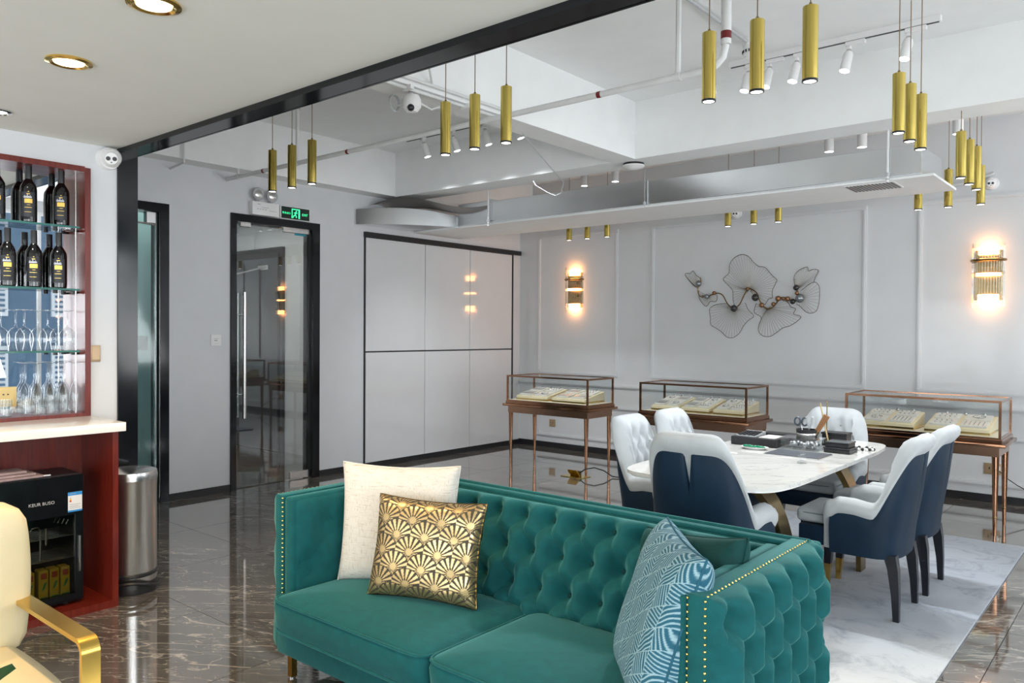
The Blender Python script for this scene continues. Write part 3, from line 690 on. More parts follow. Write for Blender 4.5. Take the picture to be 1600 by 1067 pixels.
al = T('ceiling_alarm', 'round white slotted ceiling alarm beside the pipe riser', 'alarm', (-1.93, 4.48, 3.09))
P('base', MB().lathe([(0, 3.0895), (.055, 3.0895), (.055, 3.06), (.045, 3.05)], (-1.93, 4.48, 0), 24), m_white, al)
P('body', MB().lathe([(.045, 3.05), (.045, 3.0), (.03, 2.985), (0, 2.983)], (-1.93, 4.48, 0), 24), m_white, al)
q = MB()
for k in range(14): a = 2*pi*k/14; q.box(-1.93+.0455*cos(a)-.004, -1.93+.0455*cos(a)+.004, 4.48+.0455*sin(a)-.004, 4.48+.0455*sin(a)+.004, 3.008, 3.024)
P('slots', q, m_blackm, al)
bx_ = T('bracket_light', 'white ceiling junction fitting with a coil of wire by the beam', 'fitting', (-3.17, 2.95, 2.64))
P('body', MB().lathe([(0, 0), (.04, -.003), (.052, -.03), (.05, -.07), (.03, -.095), (0, -.1)], (-3.19, 2.93, 2.64), 20), m_white, bx_)
P('lens', MB().sphere((-3.165, 2.90, 2.56), .02, 10, 8), m_leg, bx_)
q = MB()
for k in range(3): q.tube([(-3.26+.006*k, 2.86+.035*cos(a), 2.59+.045*sin(a)) for a in [i*.5 for i in range(13)]], .004, 5)
P('wire_coil', q, m_grey, bx_)
P('arm', MB().tube([(-3.19, 2.93, 2.645), (-3.19, 2.93, 2.6595)], .012, 8), m_white, bx_)
P('lead', MB().tube([(-3.17, 2.97, 2.60), (-3.16, 3.05, 2.58), (-3.15, 3.15, 2.63), (-3.15, 3.2, 2.65)], .006, 6), m_pipe, bx_)
# smoke detector
sd = T('smoke_detector', 'round smoke detector under the far ceiling beam', 'detector', (-3.21, 5.27, 2.66))
P('base', MB().lathe([(0, -.0005), (.08, -.0005), (.08, -.012), (.07, -.016)], (-3.21, 5.27, 2.66), 28), m_blackm, sd)
P('cover', MB().lathe([(.085, -.016), (.085, -.024), (.06, -.042), (.03, -.05), (0, -.05)], (-3.21, 5.27, 2.66), 28), m_white, sd)

def dome(loc, n, label, s=1.):
    """eyeball camera: base on a surface with normal n, twin lenses"""
    r = T('dome_camera', label, 'camera', loc); n = Vector(n); L = Vector(loc)
    z = n; look = Vector((-loc[0], -loc[1], .9-loc[2])).normalized()
    P('base', MB().cyl(L, L+n*.03*s, .052*s, 24, .048*s), m_white, r)
    c = L+n*.045*s
    P('eyeball', MB().sphere(c, .043*s, 20, 12), m_white, r)
    side = look.cross(Vector((0, 0, 1))).normalized()
    f = P('face', MB().cyl(c+look*.030*s, c+look*.0445*s, .033*s, 20, .026*s), m_white, r)
    q = MB()
    for sg in (-1, 1): q.cyl(c+look*.042*s+side*.013*s*sg, c+look*.046*s+side*.013*s*sg, .0095*s, 14)
    q.cyl(c+look*.042*s-Vector((0, 0, .017*s)), c+look*.0455*s-Vector((0, 0, .017*s)), .003*s, 8)
    P('lens', q, m_leg, r)
    return r
dome((XB, 1.79, 2.245), (1, 0, 0), 'white twin-lens dome camera in the corner by the dark post', 1.15)
dome((-3.27, YB, 2.515), (0, -1, 0), 'white twin-lens dome camera on the back wall over the middle display case')
dome((-1.117, YB, 2.56), (0, -1, 0), 'white twin-lens dome camera on the back wall over the rightmost display case')
one('wall_conduit', MB().tube([(-1.50, YB-.012, 2.565), (-1.22, YB-.012, 2.60), (-1.10, YB-.012, 2.64)], .012, 8), m_pipe, 'short conduit above the dome camera at the right end of the back wall', 'conduit')

# duct
dc = T('air_duct', 'long galvanised air duct hung under the beam with a curved branch to the left wall', 'duct', (-3.3, 5.8, 2.45))
P('main_section', MB().box(-3.235, -1.235, 5.52, 6.1, 2.379, 2.565).bevel(.003, 1), m_galv, dc)
P('main_section', MB().box(-4.93, -3.24, 5.52, 6.1, 2.379, 2.575).bevel(.003, 1), m_galv, dc)
P('flange', MB().box(-3.245, -3.23, 5.512, 6.108, 2.374, 2.58), m_galv, dc)
P('flange', MB().box(-4.945, -4.925, 5.505, 6.12, 2.374, 2.60), m_galv, dc)
P('elbow', MB().box(-5.36, -4.945, 5.54, 6.1, 2.379, 2.59).bevel(.004, 1), m_galv, dc)
A0, A1 = Vector((-6.0, 4.80)), Vector((-5.36, 5.62)); nrm = Vector((.78, -.62))
def branch(z0, z1, th):
    q = MB(); n = 16; V = []
    for i in range(n+1):
        u = i/n; p = A0.lerp(A1, u)+nrm*(.09*sin(pi*u)); zt = z1+.035*sin(pi*u)+(-.045*u)
        inner = p-nrm*th
        V.append([q.bm.verts.new((p.x, p.y, z0)), q.bm.verts.new((p.x, p.y, zt)), q.bm.verts.new((max(inner.x, -6.01), inner.y, zt+.02*sin(2*pi*u))), q.bm.verts.new((max(inner.x, -6.01), inner.y, z0))])
    for a, b in zip(V, V[1:]):
        for k in range(4): q.bm.faces.new((a[k], a[(k+1) % 4], b[(k+1) % 4], b[k]))
    q.bm.faces.new(V[0][::-1]); q.bm.faces.new(V[-1]); return q
P('curved_branch', branch(2.372, 2.515, .42), m_galv, dc)
q = MB()
def wrapf(u, v):
    p = Vector((-6.0, 4.95)).lerp(Vector((-4.75, 5.62)), u); return (max(p.x-.25*v*(1-u), -6.01), p.y+.40*v, 2.565+.05*sin(u*7)+.03*sin(v*5+u*4))
q.grid(wrapf, 24, 8); q2 = q
P('loose_insulation', q2, M('grey_insulation', (.30, .28, .27), .8), dc)
def hang(x, y, zt, lab):
    r = T('hanger_rod', lab, 'rod', (x, y, 2.38))
    P('rod', MB().cyl((x, y, 2.34), (x, y, zt), .008, 8), m_white, r); P('nut', MB().cyl((x, y, 2.378), (x, y, 2.40), .017, 6).cyl((x, y, 2.355), (x, y, 2.362), .014, 6), m_grey, r)
    return r
hang(-1.43, 5.50, 3.088, 'white threaded rod holding the right end of the air duct')
hang(-4.92, 5.49, 3.088, 'white threaded rod holding the left part of the air duct')
r = T('hanger_rod', 'thin grey rod holding the middle joint of the air duct', 'rod', (-3.24, 5.49, 2.38)); P('rod', MB().cyl((-3.24, 5.49, 2.36), (-3.24, 5.49, 2.659), .003, 6), m_grey, r); P('nut', MB().cyl((-3.24, 5.49, 2.37), (-3.24, 5.49, 2.395), .012, 6), m_grey, r)
one('dangling_wire', MB().tube([(-3.30, 4.02, 2.658), (-3.42, 4.35, 2.60), (-3.72, 5.05, 2.54), (-3.78, 5.1, 2.47), (-3.84, 5.1, 2.455), (-3.92, 5.1, 2.49), (-4.04, 5.1, 2.56), (-4.07, 5.1, 2.60)], .0035, 6), m_grey, 'loose grey wire dangling from the ceiling beam over the duct', 'wire')
# linear grille in the soffit
gr = T('air_grille', 'linear slotted air grille in the soffit under the duct', 'grille', (-1.58, 5.72, 2.362))
P('frame', MB().box(-1.74, -1.42, 5.60, 5.86, 2.357, 2.3615), m_white, gr)
for k in range(13):
    x = -1.728+k*.0235; P('slot', MB().box(x, x+.013, 5.612, 5.848, 2.354, 2.3572), m_leg, gr)

# emergency light and exit sign
em = T('emergency_light', 'white twin-headed emergency light box above the glass door', 'emergency light', (XL, 3.79, 2.335))
P('box', MB().box(XL, XL+.06, 3.665, 3.925, 2.332, 2.445).bevel(.006), m_white, em)
for y in (3.725, 3.86):
    h = P('lamp_head', MB().lathe([(.02, 0), (.05, .02), (.055, .035), (.050, .04)], (XL+.02, y, 2.51), 22, 'x'), m_grey, em)
    P('lamp_glass', MB().sphere((XL+.05, y, 2.51), .046, 16, 8, (.35, 1, 1)), m_steel, h)
    P('neck', MB().cyl((XL+.03, y, 2.4455), (XL+.03, y, 2.465), .016, 10), m_grey, h)
q = MB().box(XL+.06, XL+.0608, 3.71, 3.74, 2.42, 2.426)
for k in range(4): q.box(XL+.06, XL+.0608, 3.71+k*.025, 3.722+k*.025, 2.378, 2.386)
q.box(XL+.06, XL+.0608, 3.75, 3.82, 2.397, 2.401)
for k in range(4): q.box(XL+.06, XL+.0608, 3.83+k*.018, 3.84+k*.018, 2.372, 2.378)
P('print', q, m_grey, em)
ex = T('exit_sign', 'green lit EXIT sign with running figure above the glass door', 'sign', (XL, 4.12, 2.33))
P('housing', MB().box(XL, XL+.022, 3.962, 4.27, 2.332, 2.448).bevel(.003, 1), m_white, ex)
P('panel', B(XL+.022, XL+.024, 3.970, 4.262, 2.338, 2.442), M('dark_green_panel', (.003, .02, .012), .2), ex)
fx = XL+.024
text_part('lettering', 'EXIT', .030, basis((fx, 4.213, 2.386), (0, 1, 0), (0, 0, 1)), e_green, ex)
text_part('lettering', '安全出口', .021, basis((fx, 4.020, 2.386), (0, 1, 0), (0, 0, 1)), e_green, ex)
q = MB()
y0 = 4.075; z0 = 2.348
for (a, b, c_, d_) in ((0, .085, .075, .083), (0, .008, .0, .075), (.070, .085, .0, .075), (0, .02, .004, .012)): q.box(fx, fx+.0012, y0+a, y0+b, z0+c_, z0+d_)
q.cyl((fx, y0+.048, z0+.062), (fx+.0012, y0+.048, z0+.062), .0065, 10)
def bar(p, r_, w): 
    p = Vector((0, *p)); r_ = Vector((0, *r_)); d = (r_-p).normalized(); n = Vector((0, -d.z, d.y))*w/2
    q.poly([tuple(Vector((fx, y0, z0))+p-n), tuple(Vector((fx, y0, z0))+r_-n), tuple(Vector((fx, y0, z0))+r_+n), tuple(Vector((fx, y0, z0))+p+n)], (.0012, 0, 0))
for a in (((.043, .055), (.036, .032), .010), ((.036, .034), (.048, .018), .008), ((.048, .02), (.046, .004), .007), ((.036, .034), (.026, .02), .008), ((.027, .021), (.014, .018), .007), ((.040, .052), (.058, .044), .006), ((.040, .052), (.024, .046), .006)): bar(*a)
P('running_figure', q, e_green, ex)
# outlines of the wire sculpture in wall coordinates (x, z), metres
LEAVES=[
 ((-3.646, 1.794),[(-3.646, 1.794), (-3.695, 1.823), (-3.756, 1.887), (-3.791, 1.937), (-3.772, 1.954), (-3.734, 1.948), (-3.708, 1.973), (-3.684, 1.95), (-3.666, 1.925), (-3.624, 1.899)]),
 ((-3.545, 1.714),[(-3.646, 1.774), (-3.64, 1.698), (-3.596, 1.636), (-3.566, 1.615), (-3.544, 1.628), (-3.523, 1.659), (-3.486, 1.661), (-3.464, 1.658), (-3.446, 1.687), (-3.451, 1.728)]),
 ((-3.121, 1.759),[(-3.272, 1.624), (-3.286, 1.684), (-3.29, 1.763), (-3.323, 1.804), (-3.385, 1.867), (-3.381, 1.893), (-3.331, 1.938), (-3.325, 2.018), (-3.277, 2.081), (-3.207, 2.111), (-3.138, 2.093), (-3.083, 2.032), (-3.029, 1.987), (-2.968, 1.977), (-2.928, 1.933), (-2.888, 1.887), (-2.851, 1.853), (-2.861, 1.822), (-2.893, 1.752), (-2.893, 1.688), (-2.925, 1.676), (-2.945, 1.65), (-2.964, 1.618)]),
 ((-3.257, 1.588),[(-3.314, 1.624), (-3.357, 1.638), (-3.457, 1.627), (-3.515, 1.594), (-3.521, 1.553), (-3.511, 1.499), (-3.506, 1.431), (-3.454, 1.398), (-3.396, 1.364), (-3.339, 1.311), (-3.282, 1.301), (-3.234, 1.325), (-3.199, 1.358), (-3.165, 1.418), (-3.118, 1.47), (-3.064, 1.512), (-3.119, 1.575), (-3.15, 1.641)]),
 ((-2.931, 1.592),[(-3.045, 1.633), (-3.064, 1.548), (-2.997, 1.502), (-3.016, 1.431), (-3.022, 1.379), (-3.001, 1.34), (-2.954, 1.317), (-2.902, 1.321), (-2.85, 1.351), (-2.785, 1.399), (-2.721, 1.418), (-2.658, 1.456), (-2.617, 1.503), (-2.684, 1.529), (-2.666, 1.576), (-2.71, 1.595), (-2.736, 1.634), (-2.788, 1.666)]),
 ((-2.649, 1.764),[(-2.681, 1.784), (-2.688, 1.872), (-2.651, 1.927), (-2.57, 1.961), (-2.557, 1.923), (-2.52, 1.934), (-2.478, 1.932), (-2.468, 1.913), (-2.495, 1.858), (-2.507, 1.816)]),
 ((-2.617, 1.669),[(-2.611, 1.744), (-2.507, 1.816), (-2.452, 1.783), (-2.445, 1.702), (-2.452, 1.616), (-2.473, 1.554), (-2.528, 1.533), (-2.578, 1.556), (-2.622, 1.6), (-2.654, 1.619)]),
]
BRANCH= [(-3.621, 1.903), (-3.613, 1.848), (-3.646, 1.794), (-3.634, 1.732), (-3.589, 1.704), (-3.538, 1.71), (-3.487, 1.729), (-3.429, 1.741), (-3.379, 1.719), (-3.343, 1.658), (-3.3, 1.604), (-3.257, 1.588), (-3.202, 1.629), (-3.162, 1.707), (-3.121, 1.772), (-3.073, 1.764), (-3.026, 1.723), (-3.005, 1.665), (-2.978, 1.615), (-2.931, 1.579), (-2.872, 1.598), (-2.827, 1.648), (-2.788, 1.685), (-2.724, 1.665), (-2.673, 1.645), (-2.617, 1.669), (-2.636, 1.72), (-2.653, 1.77)]
BALLS= [(-3.635, 1.842, 0.0312), (-3.545, 1.71, 0.0234), (-3.465, 1.742, 0.0195), (-3.257, 1.588, 0.0325), (-3.121, 1.772, 0.0169), (-3.042, 1.689, 0.0338), (-2.98, 1.615, 0.0234), (-2.866, 1.623, 0.0182), (-2.821, 1.673, 0.026), (-2.769, 1.672, 0.0182), (-2.73, 1.669, 0.0221), (-2.683, 1.644, 0.0247), (-2.619, 1.672, 0.039), (-2.645, 1.72, 0.0182), (-2.653, 1.77, 0.026)]
# ================================================================== BACK WALL ART AND SCONCES
ART_Y = 7.25
wa = T('wall_sculpture', 'wire leaf wall sculpture with a bead branch on the back wall', 'wall art', (-3.13, 7.299, 1.6))
m_wire = M('dark_wire', (.10, .085, .06), .4, .6); m_thin = M('fine_wire', (.30, .27, .22), .4, .6)
def inter(poly, n):
    L = [0]
    for a, b in zip(poly, poly[1:]): L.append(L[-1]+sqrt((a[0]-b[0])**2+(a[1]-b[1])**2))
    out = []
    for k in range(n):
        d = L[-1]*k/(n-1); i = max(j for j in range(len(L)) if L[j] <= d+1e-9); i = min(i, len(poly)-2)
        u = (d-L[i])/(L[i+1]-L[i]); out.append((poly[i][0]+(poly[i+1][0]-poly[i][0])*u, poly[i][1]+(poly[i+1][1]-poly[i][1])*u))
    return out
def smoothp(p, n):
    q = []
    for i in range(len(p)-1):
        p0, p1, p2, p3 = p[max(i-1, 0)], p[i], p[i+1], p[min(i+2, len(p)-1)]
        for k in range(n):
            t = k/n; q.append(tuple(.5*(2*p1[c]+(p2[c]-p0[c])*t+(2*p0[c]-5*p1[c]+4*p2[c]-p3[c])*t*t+(-p0[c]+3*p1[c]-3*p2[c]+p3[c])*t**3) for c in (0, 1)))
    return q+[p[-1]]
for i, (base, out) in enumerate(LEAVES):
    o = smoothp(out, 4); yy = ART_Y+.012*((i % 3)-1)
    lf = P('leaf', MB().tube([(x, yy, z) for x, z in o], .0028, 5), m_wire, wa)
    n = max(10, int(len(out)*1.9)); q = MB()
    for x, z in inter(o, n):
        mx, mz = (x+base[0])/2, (z+base[1])/2
        q.tube([(x, yy, z), (mx, yy-.014, mz), (base[0]+(x-base[0])*.06, yy, base[1]+(z-base[1])*.06)], .0014, 3)
    P('ribs', q, m_thin, lf, stuff=True)
P('branch', MB().tube([(x, ART_Y-.02, z) for x, z in smoothp(BRANCH, 4)], .0058, 8), M('aged_brass', (.25, .16, .06), .3, 1.), wa)
m_copper = M('copper_bead', (.30, .15, .07), .3, .7); m_darkb = M('dark_bead', (.03, .028, .03), .15); m_clear = M('smoky_bead', (.25, .27, .29), .08, .6)
for i, (x, z, r) in enumerate(BALLS):
    b = P('bead', MB().sphere((x, ART_Y-.03, z), r, 18, 12), (m_clear if i in (0, 1, 12) else m_darkb if i in (3, 5, 11, 14) else m_copper), wa)
    P('bead_ring', MB().lathe([(r*1.02, -.004), (r*1.07, 0), (r*1.02, .004)], (x, ART_Y-.03, z), 18, 'y'), m_wire, b)
q = MB()
for x, z in ((-3.257, 1.588), (-3.6, 1.72), (-2.98, 1.6), (-2.65, 1.68)): q.cyl((x, ART_Y-.02, z), (x, YB-.0005, z), .005, 6)
P('standoff', q, m_wire, wa)

def sconce(x, label):
    r = T('wall_sconce', label, 'wall lamp', (x, YB, 1.82), 'crystal wall sconces')
    z0, z1, w, d = 1.565, 2.085, .112, .085
    P('back_plate', MB().box(x-.10, x+.10, YB-.012, YB, z0+.06, z1-.06).bevel(.004, 1), m_dgold, r)
    ring = lambda t, e: (x-w*cos(t)*e, YB-.014-d*sin(t)*e)
    q = MB(); n = 18
    for k in range(n):
        a, b = ring(pi*k/(n-1), 1); h = .01*(k % 2)
        q.cyl((a, b, z0+h), (a, b, z1-h), .0042, 6)
    P('glass_rods', q, m_wine, r, stuff=True)
    q = MB()
    q.tube([(*ring(pi*k/16, 1.06), 1.945) for k in range(17)], .011, 8)
    P('band', q, m_dgold, r)
    for nm_, za, zb, rr in (('upper_lamp', 1.99, 2.05, .070), ('middle_lamp', 1.82, 1.842, .088), ('lower_lamp', 1.605, 1.67, .072)):
        q = MB(); m_ = 12
        V = [[q.bm.verts.new((x-rr*cos(pi*k/m_), YB-.016-rr*.75*sin(pi*k/m_), z)) for k in range(m_+1)] for z in (za, zb)]
        for k in range(m_): q.bm.faces.new((V[0][k], V[0][k+1], V[1][k+1], V[1][k]))
        q.bm.faces.new(V[0]); q.bm.faces.new(V[1][::-1])
        P(nm_, q, e_sconce, r)
    q = MB()
    for z in (1.90, 1.76): q.box(x-.05, x+.05, YB-.05, YB-.012, z-.012, z+.012)
    P('bracket', q, m_dgold, r)
sconce(-5.2, 'glowing crystal rod wall sconce left of the wire sculpture')
sconce(-1.13, 'glowing crystal rod wall sconce right of the wire sculpture')

# ================================================================== DISPLAY CASES
def case(x0, label, ntr):
    x1 = x0+1.0; y0, y1 = 6.07, 6.52; zb, zt = .648, .908
    r = T('display_case', label, 'display case', ((x0+x1)/2, 6.295, 0), 'glass jewellery display cases')
    f = MB(); w = .016
    for x in (x0, x1-w):
        for y in (y0, y1-w): f.box(x, x+w, y, y+w, zb, zt)
    for y in (y0, y1-w): f.box(x0+w, x1-w, y, y+w, zt-w, zt).box(x0+w, x1-w, y, y+w, zb, zb+w*.7)
    for x in (x0, x1-w): f.box(x, x+w, y0+w, y1-w, zt-w, zt).box(x, x+w, y0+w, y1-w, zb, zb+w*.7)
    P('glass_frame', f, m_rose, r)
    for a in ((x0+w, x1-w, y0+.006, y0+.010, zb+.011, zt-w), (x0+w, x1-w, y1-.010, y1-.006, zb+.011, zt-w), (x0+.006, x0+.010, y0+w, y1-w, zb+.011, zt-w), (x1-.010, x1-.006, y0+w, y1-w, zb+.011, zt-w), (x0+w, x1-w, y0+w, y1-w, zt-.008, zt-.004)):
        P('glass_pane', B(*a), m_glass, r)
    P('rim', MB().box(x0-.008, x1+.008, y0-.008, y1+.008, .620, zb).bevel(.004, 1), m_rose, r)
    P('rim', MB().box(x0-.03, x1+.03, y0-.03, y1+.03, .596, .622).bevel(.007, 2), m_rose, r)
    P('apron', MB().box(x0+.012, x1-.012, y0+.012, y1-.012, .530, .597), M('bronze_apron', (.36, .21, .14), .25, 1.), r) if x0 < -5 else P('apron', MB().box(x0+.012, x1-.012, y0+.012, y1-.012, .530, .597), bpy.data.materials['bronze_apron'], r)
    P('liner', B(x0+w, x1-w, y0+w, y1-w, zb, zb+.012), m_liner, r)
    for x in (x0+.035, x1-.035):
        for y in (y0+.03, y1-.03):
            P('leg', MB().lathe([(0, 0), (.011, 0), (.012, .05), (.014, .12), (.0235, .53)], (x, y, 0), 14), m_rose, r)
            P('foot_ring', MB().lathe([(.0125, .115), (.0145, .118), (.0145, .128), (.0125, .131)], (x, y, 0), 14), m_dgold, r)
    return r
case(-5.175, 'leftmost bronze and glass display case, with two jewellery trays', 2)
case(-3.62, 'middle bronze and glass display case, with three jewellery trays', 3)
case(-1.855, 'rightmost bronze and glass display case, with two wide jewellery trays', 2)
def tray(x0, x1, label, seed):
    rnd = random.Random(seed); y0, y1, zb = 6.125, 6.47, .6605
    r = T('jewellery_tray', label, 'tray', ((x0+x1)/2, 6.29, zb), 'cream jewellery trays in the display cases')
    q = MB().poly([(x0, y0, zb), (x0, y1, zb), (x0, y1, zb+.105), (x0, y0, zb+.042)], (x1-x0, 0, 0)).bevel(.003, 1)
    P('tray_base', q, m_tray, r)
    P('gold_edge', MB().box(x0-.001, x1+.001, y0-.0015, y1+.0015, zb+.006, zb+.020), m_gold, r)
    sl = .063/(y1-y0); n = Vector((0, -sl, 1)).normalized()
    def on(u, v, h=0): return Vector((x0+(x1-x0)*u, y0+(y1-y0)*v, zb+.042+sl*(y1-y0)*v))+n*h
    gem = MB()
    for (u0, u1, v0, v1) in ((.06, .46, .08, .46), (.54, .94, .08, .46), (.06, .46, .54, .92), (.54, .94, .54, .92)):
        c = [on(u0, v0, .0006), on(u1, v0, .0006), on(u1, v1, .0006), on(u0, v1, .0006)]
        P('display_card', MB().poly([tuple(p) for p in c], n*.012), m_pad, r)
        kind = rnd.randrange(3)
        if kind == 0:
            for k in range(5):
                u = u0+(u1-u0)*(.15+.7*k/4); gem.tube([tuple(on(u, v0+(v1-v0)*.15, .014)), tuple(on(u, v0+(v1-v0)*.85, .014))], .003, 5)
        elif kind == 1:
            for k in range(4):
                for j in range(2): gem.sphere(on(u0+(u1-u0)*(.2+.2*k), v0+(v1-v0)*(.3+.4*j), .017), .0055, 8, 6)
        else:
            cu, cv = (u0+u1)/2, v0+(v1-v0)*.6
            gem.tube([tuple(on(cu+.10*sin(a), cv-.10*cos(a)*(1 if cos(a) > 0 else .6), .015)) for a in [i*.35-3.0 for i in range(18)]], .0025, 5); gem.sphere(on(cu, cv-.11, .018), .007, 8, 6)
    for k in range(3): gem.sphere(on(.2+.3*k, .95, .012), .010, 8, 6, (1, .6, 1.4))
    P('jewellery', gem, m_silver, r, stuff=True)
tray(-5.09, -4.70, 'left cream jewellery tray in the leftmost display case', 1); tray(-4.64, -4.25, 'right cream jewellery tray in the leftmost display case', 2)
tray(-3.53, -3.27, 'left cream jewellery tray in the middle display case', 3); tray(-3.24, -2.98, 'centre cream jewellery tray in the middle display case', 4); tray(-2.94, -2.68, 'right cream jewellery tray in the middle display case', 5)
tray(-1.77, -1.40, 'left wide cream jewellery tray in the rightmost display case', 6); tray(-1.33, -.93, 'right wide cream jewellery tray in the rightmost display case', 7)
# brass floor box
fb_ = T('floor_socket', 'open brass floor socket with a black cable by the leftmost display case', 'floor socket', (-4.27, 5.98, 0))
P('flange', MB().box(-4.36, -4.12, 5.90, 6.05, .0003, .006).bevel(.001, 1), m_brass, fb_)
P('lid', MB().poly([(-4.30, 5.98, .006), (-4.20, 5.98, .006), (-4.19, 5.93, .05), (-4.20, 5.92, .068), (-4.29, 5.92, .068), (-4.30, 5.93, .05)], (0, .012, .0)), m_gold, fb_)
P('plug', MB().box(-4.29, -4.21, 5.985, 6.03, .006, .05).bevel(.006), m_dgold, fb_)
P('cable', MB().tube([(-4.21, 6.01, .035), (-4.17, 6.03, .07), (-4.10, 6.08, .085), (-4.02, 6.12, .06), (-3.95, 6.15, .012), (-3.8, 6.18, .006), (-3.5, 6.4, .006), (-3.2, 7.2, .006)], .006, 6), m_blackm, fb_)

# ================================================================== RUG AND TABLE
def rug_mat():
    m, t, p = nt('abstract_grey_rug'); p.inputs['Roughness'].default_value = .9; p.inputs['Sheen Weight'].default_value = .2
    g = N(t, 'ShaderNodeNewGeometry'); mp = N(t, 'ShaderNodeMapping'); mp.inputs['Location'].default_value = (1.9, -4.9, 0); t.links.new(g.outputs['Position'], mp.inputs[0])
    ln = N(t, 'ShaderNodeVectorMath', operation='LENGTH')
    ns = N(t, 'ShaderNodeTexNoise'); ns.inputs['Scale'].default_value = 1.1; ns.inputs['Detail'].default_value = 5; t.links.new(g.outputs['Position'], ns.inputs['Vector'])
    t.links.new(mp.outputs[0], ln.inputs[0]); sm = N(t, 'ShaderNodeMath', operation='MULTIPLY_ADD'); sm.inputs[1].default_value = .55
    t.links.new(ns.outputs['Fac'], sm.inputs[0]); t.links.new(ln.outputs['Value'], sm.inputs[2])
    r = ramp(t, [(0, (.34, .37, .42)), (.40, (.30, .335, .39)), (.44, (.40, .43, .47)), (.50, (.48, .50, .52)), (.54, (.60, .61, .61)), (.565, (.46, .48, .50)), (.60, (.62, .63, .63)), (.66, (.52, .535, .545)), (.8, (.57, .58, .585)), (1, (.52, .535, .545))])  # darker middle: rug pattern plus painted-in shade of the dining set
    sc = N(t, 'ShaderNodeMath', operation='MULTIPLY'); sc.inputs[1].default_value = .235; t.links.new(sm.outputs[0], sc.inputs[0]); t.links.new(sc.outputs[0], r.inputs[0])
    n2 = N(t, 'ShaderNodeTexNoise'); n2.inputs['Scale'].default_value = 5; n2.inputs['Detail'].default_value = 9; n2.inputs['Roughness'].default_value = .7; n2.inputs['Distortion'].default_value = 1.2; t.links.new(g.outputs['Position'], n2.inputs['Vector'])
    r2 = ramp(t, [(.33, (.62, .64, .68)), (.5, (1, 1, 1)), (.7, (1.0, 1.0, 1.0))]); t.links.new(n2.outputs['Fac'], r2.inputs[0])
    mx = N(t, 'ShaderNodeMix', data_type='RGBA', blend_type='MULTIPLY'); mx.inputs[0].default_value = 1; t.links.new(r.outputs[0], mx.inputs[6]); t.links.new(r2.outputs[0], mx.inputs[7]); t.links.new(mx.outputs[2], p.inputs['Base Color'])
    n3 = N(t, 'ShaderNodeTexNoise'); n3.inputs['Scale'].default_value = 260; t.links.new(g.outputs['Position'], n3.inputs['Vector'])
    b = N(t, 'ShaderNodeBump'); b.inputs['Strength'].default_value = .3; b.inputs['Distance'].default_value = .004; t.links.new(n3.outputs['Fac'], b.inputs['Height']); t.links.new(b.outputs[0], p.inputs['Normal'])
    return m
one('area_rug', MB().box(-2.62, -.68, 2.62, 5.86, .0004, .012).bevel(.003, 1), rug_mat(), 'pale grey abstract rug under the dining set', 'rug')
RZ = .012
TX0, TX1, TY0, TY1, TZ = -2.06, -1.25, 3.20, 5.06, .69
dt = T('dining_table', 'white marble dining table with curved brass legs', 'table', ((TX0+TX1)/2, 4.1, RZ))
def super_outline(x0, x1, y0, y1, n, ex, z):
    cx, cy, a, b = (x0+x1)/2, (y0+y1)/2, (x1-x0)/2, (y1-y0)/2
    return [(cx+a*math.copysign(abs(cos(t))**(2/ex), cos(t)), cy+b*math.copysign(abs(sin(t))**(2/ex), sin(t)), z) for t in [2*pi*k/n for k in range(n)]]
q = MB().poly(super_outline(TX0, TX1, TY0, TY1, 96, 7, TZ-.016), (0, 0, .016))
P('tabletop', q, m_wmarble, dt)
q = MB().poly(super_outline(TX0+.012, TX1-.012, TY0+.012, TY1-.012, 96, 7, TZ-.026), (0, 0, .010))
P('under_edge', q, m_wstone, dt)
for yc in (3.60, 4.66):
    for sg in (-1, 1):
        q = MB(); n = 18; cx = (TX0+TX1)/2; V = []
        for k in range(n+1):
            t = pi/2*k/n; x = .06+.28*sin(t)**.9; z = RZ+(TZ-.026-RZ)*cos(t)**.75 if k < n else RZ
            th = .022; wd = .045+.035*(1-k/n)
            dx, dz = cos(t), -sin(t); nx, nz = sin(t), cos(t)
            z2 = max(z-nz*th, RZ) if k else z
            V.append([q.bm.verts.new((cx+sg*x, yc-wd, z)), q.bm.verts.new((cx+sg*x, yc+wd, z)), q.bm.verts.new((cx+sg*(x-th*1.2), yc+wd, z2)), q.bm.verts.new((cx+sg*(x-th*1.2), yc-wd, z2))])
        for a, b in zip(V, V[1:]):
            for j in range(4): q.bm.faces.new((a[j], a[(j+1) % 4], b[(j+1) % 4], b[j]))
        q.bm.faces.new(V[0][::-1]); q.bm.faces.new(V[-1])
        P('leg', q, m_dgold, dt)
P('stretcher', MB().box((TX0+TX1)/2-.05, (TX0+TX1)/2+.05, 3.56, 4.70, TZ-.046, TZ-.026), m_dgold, dt)

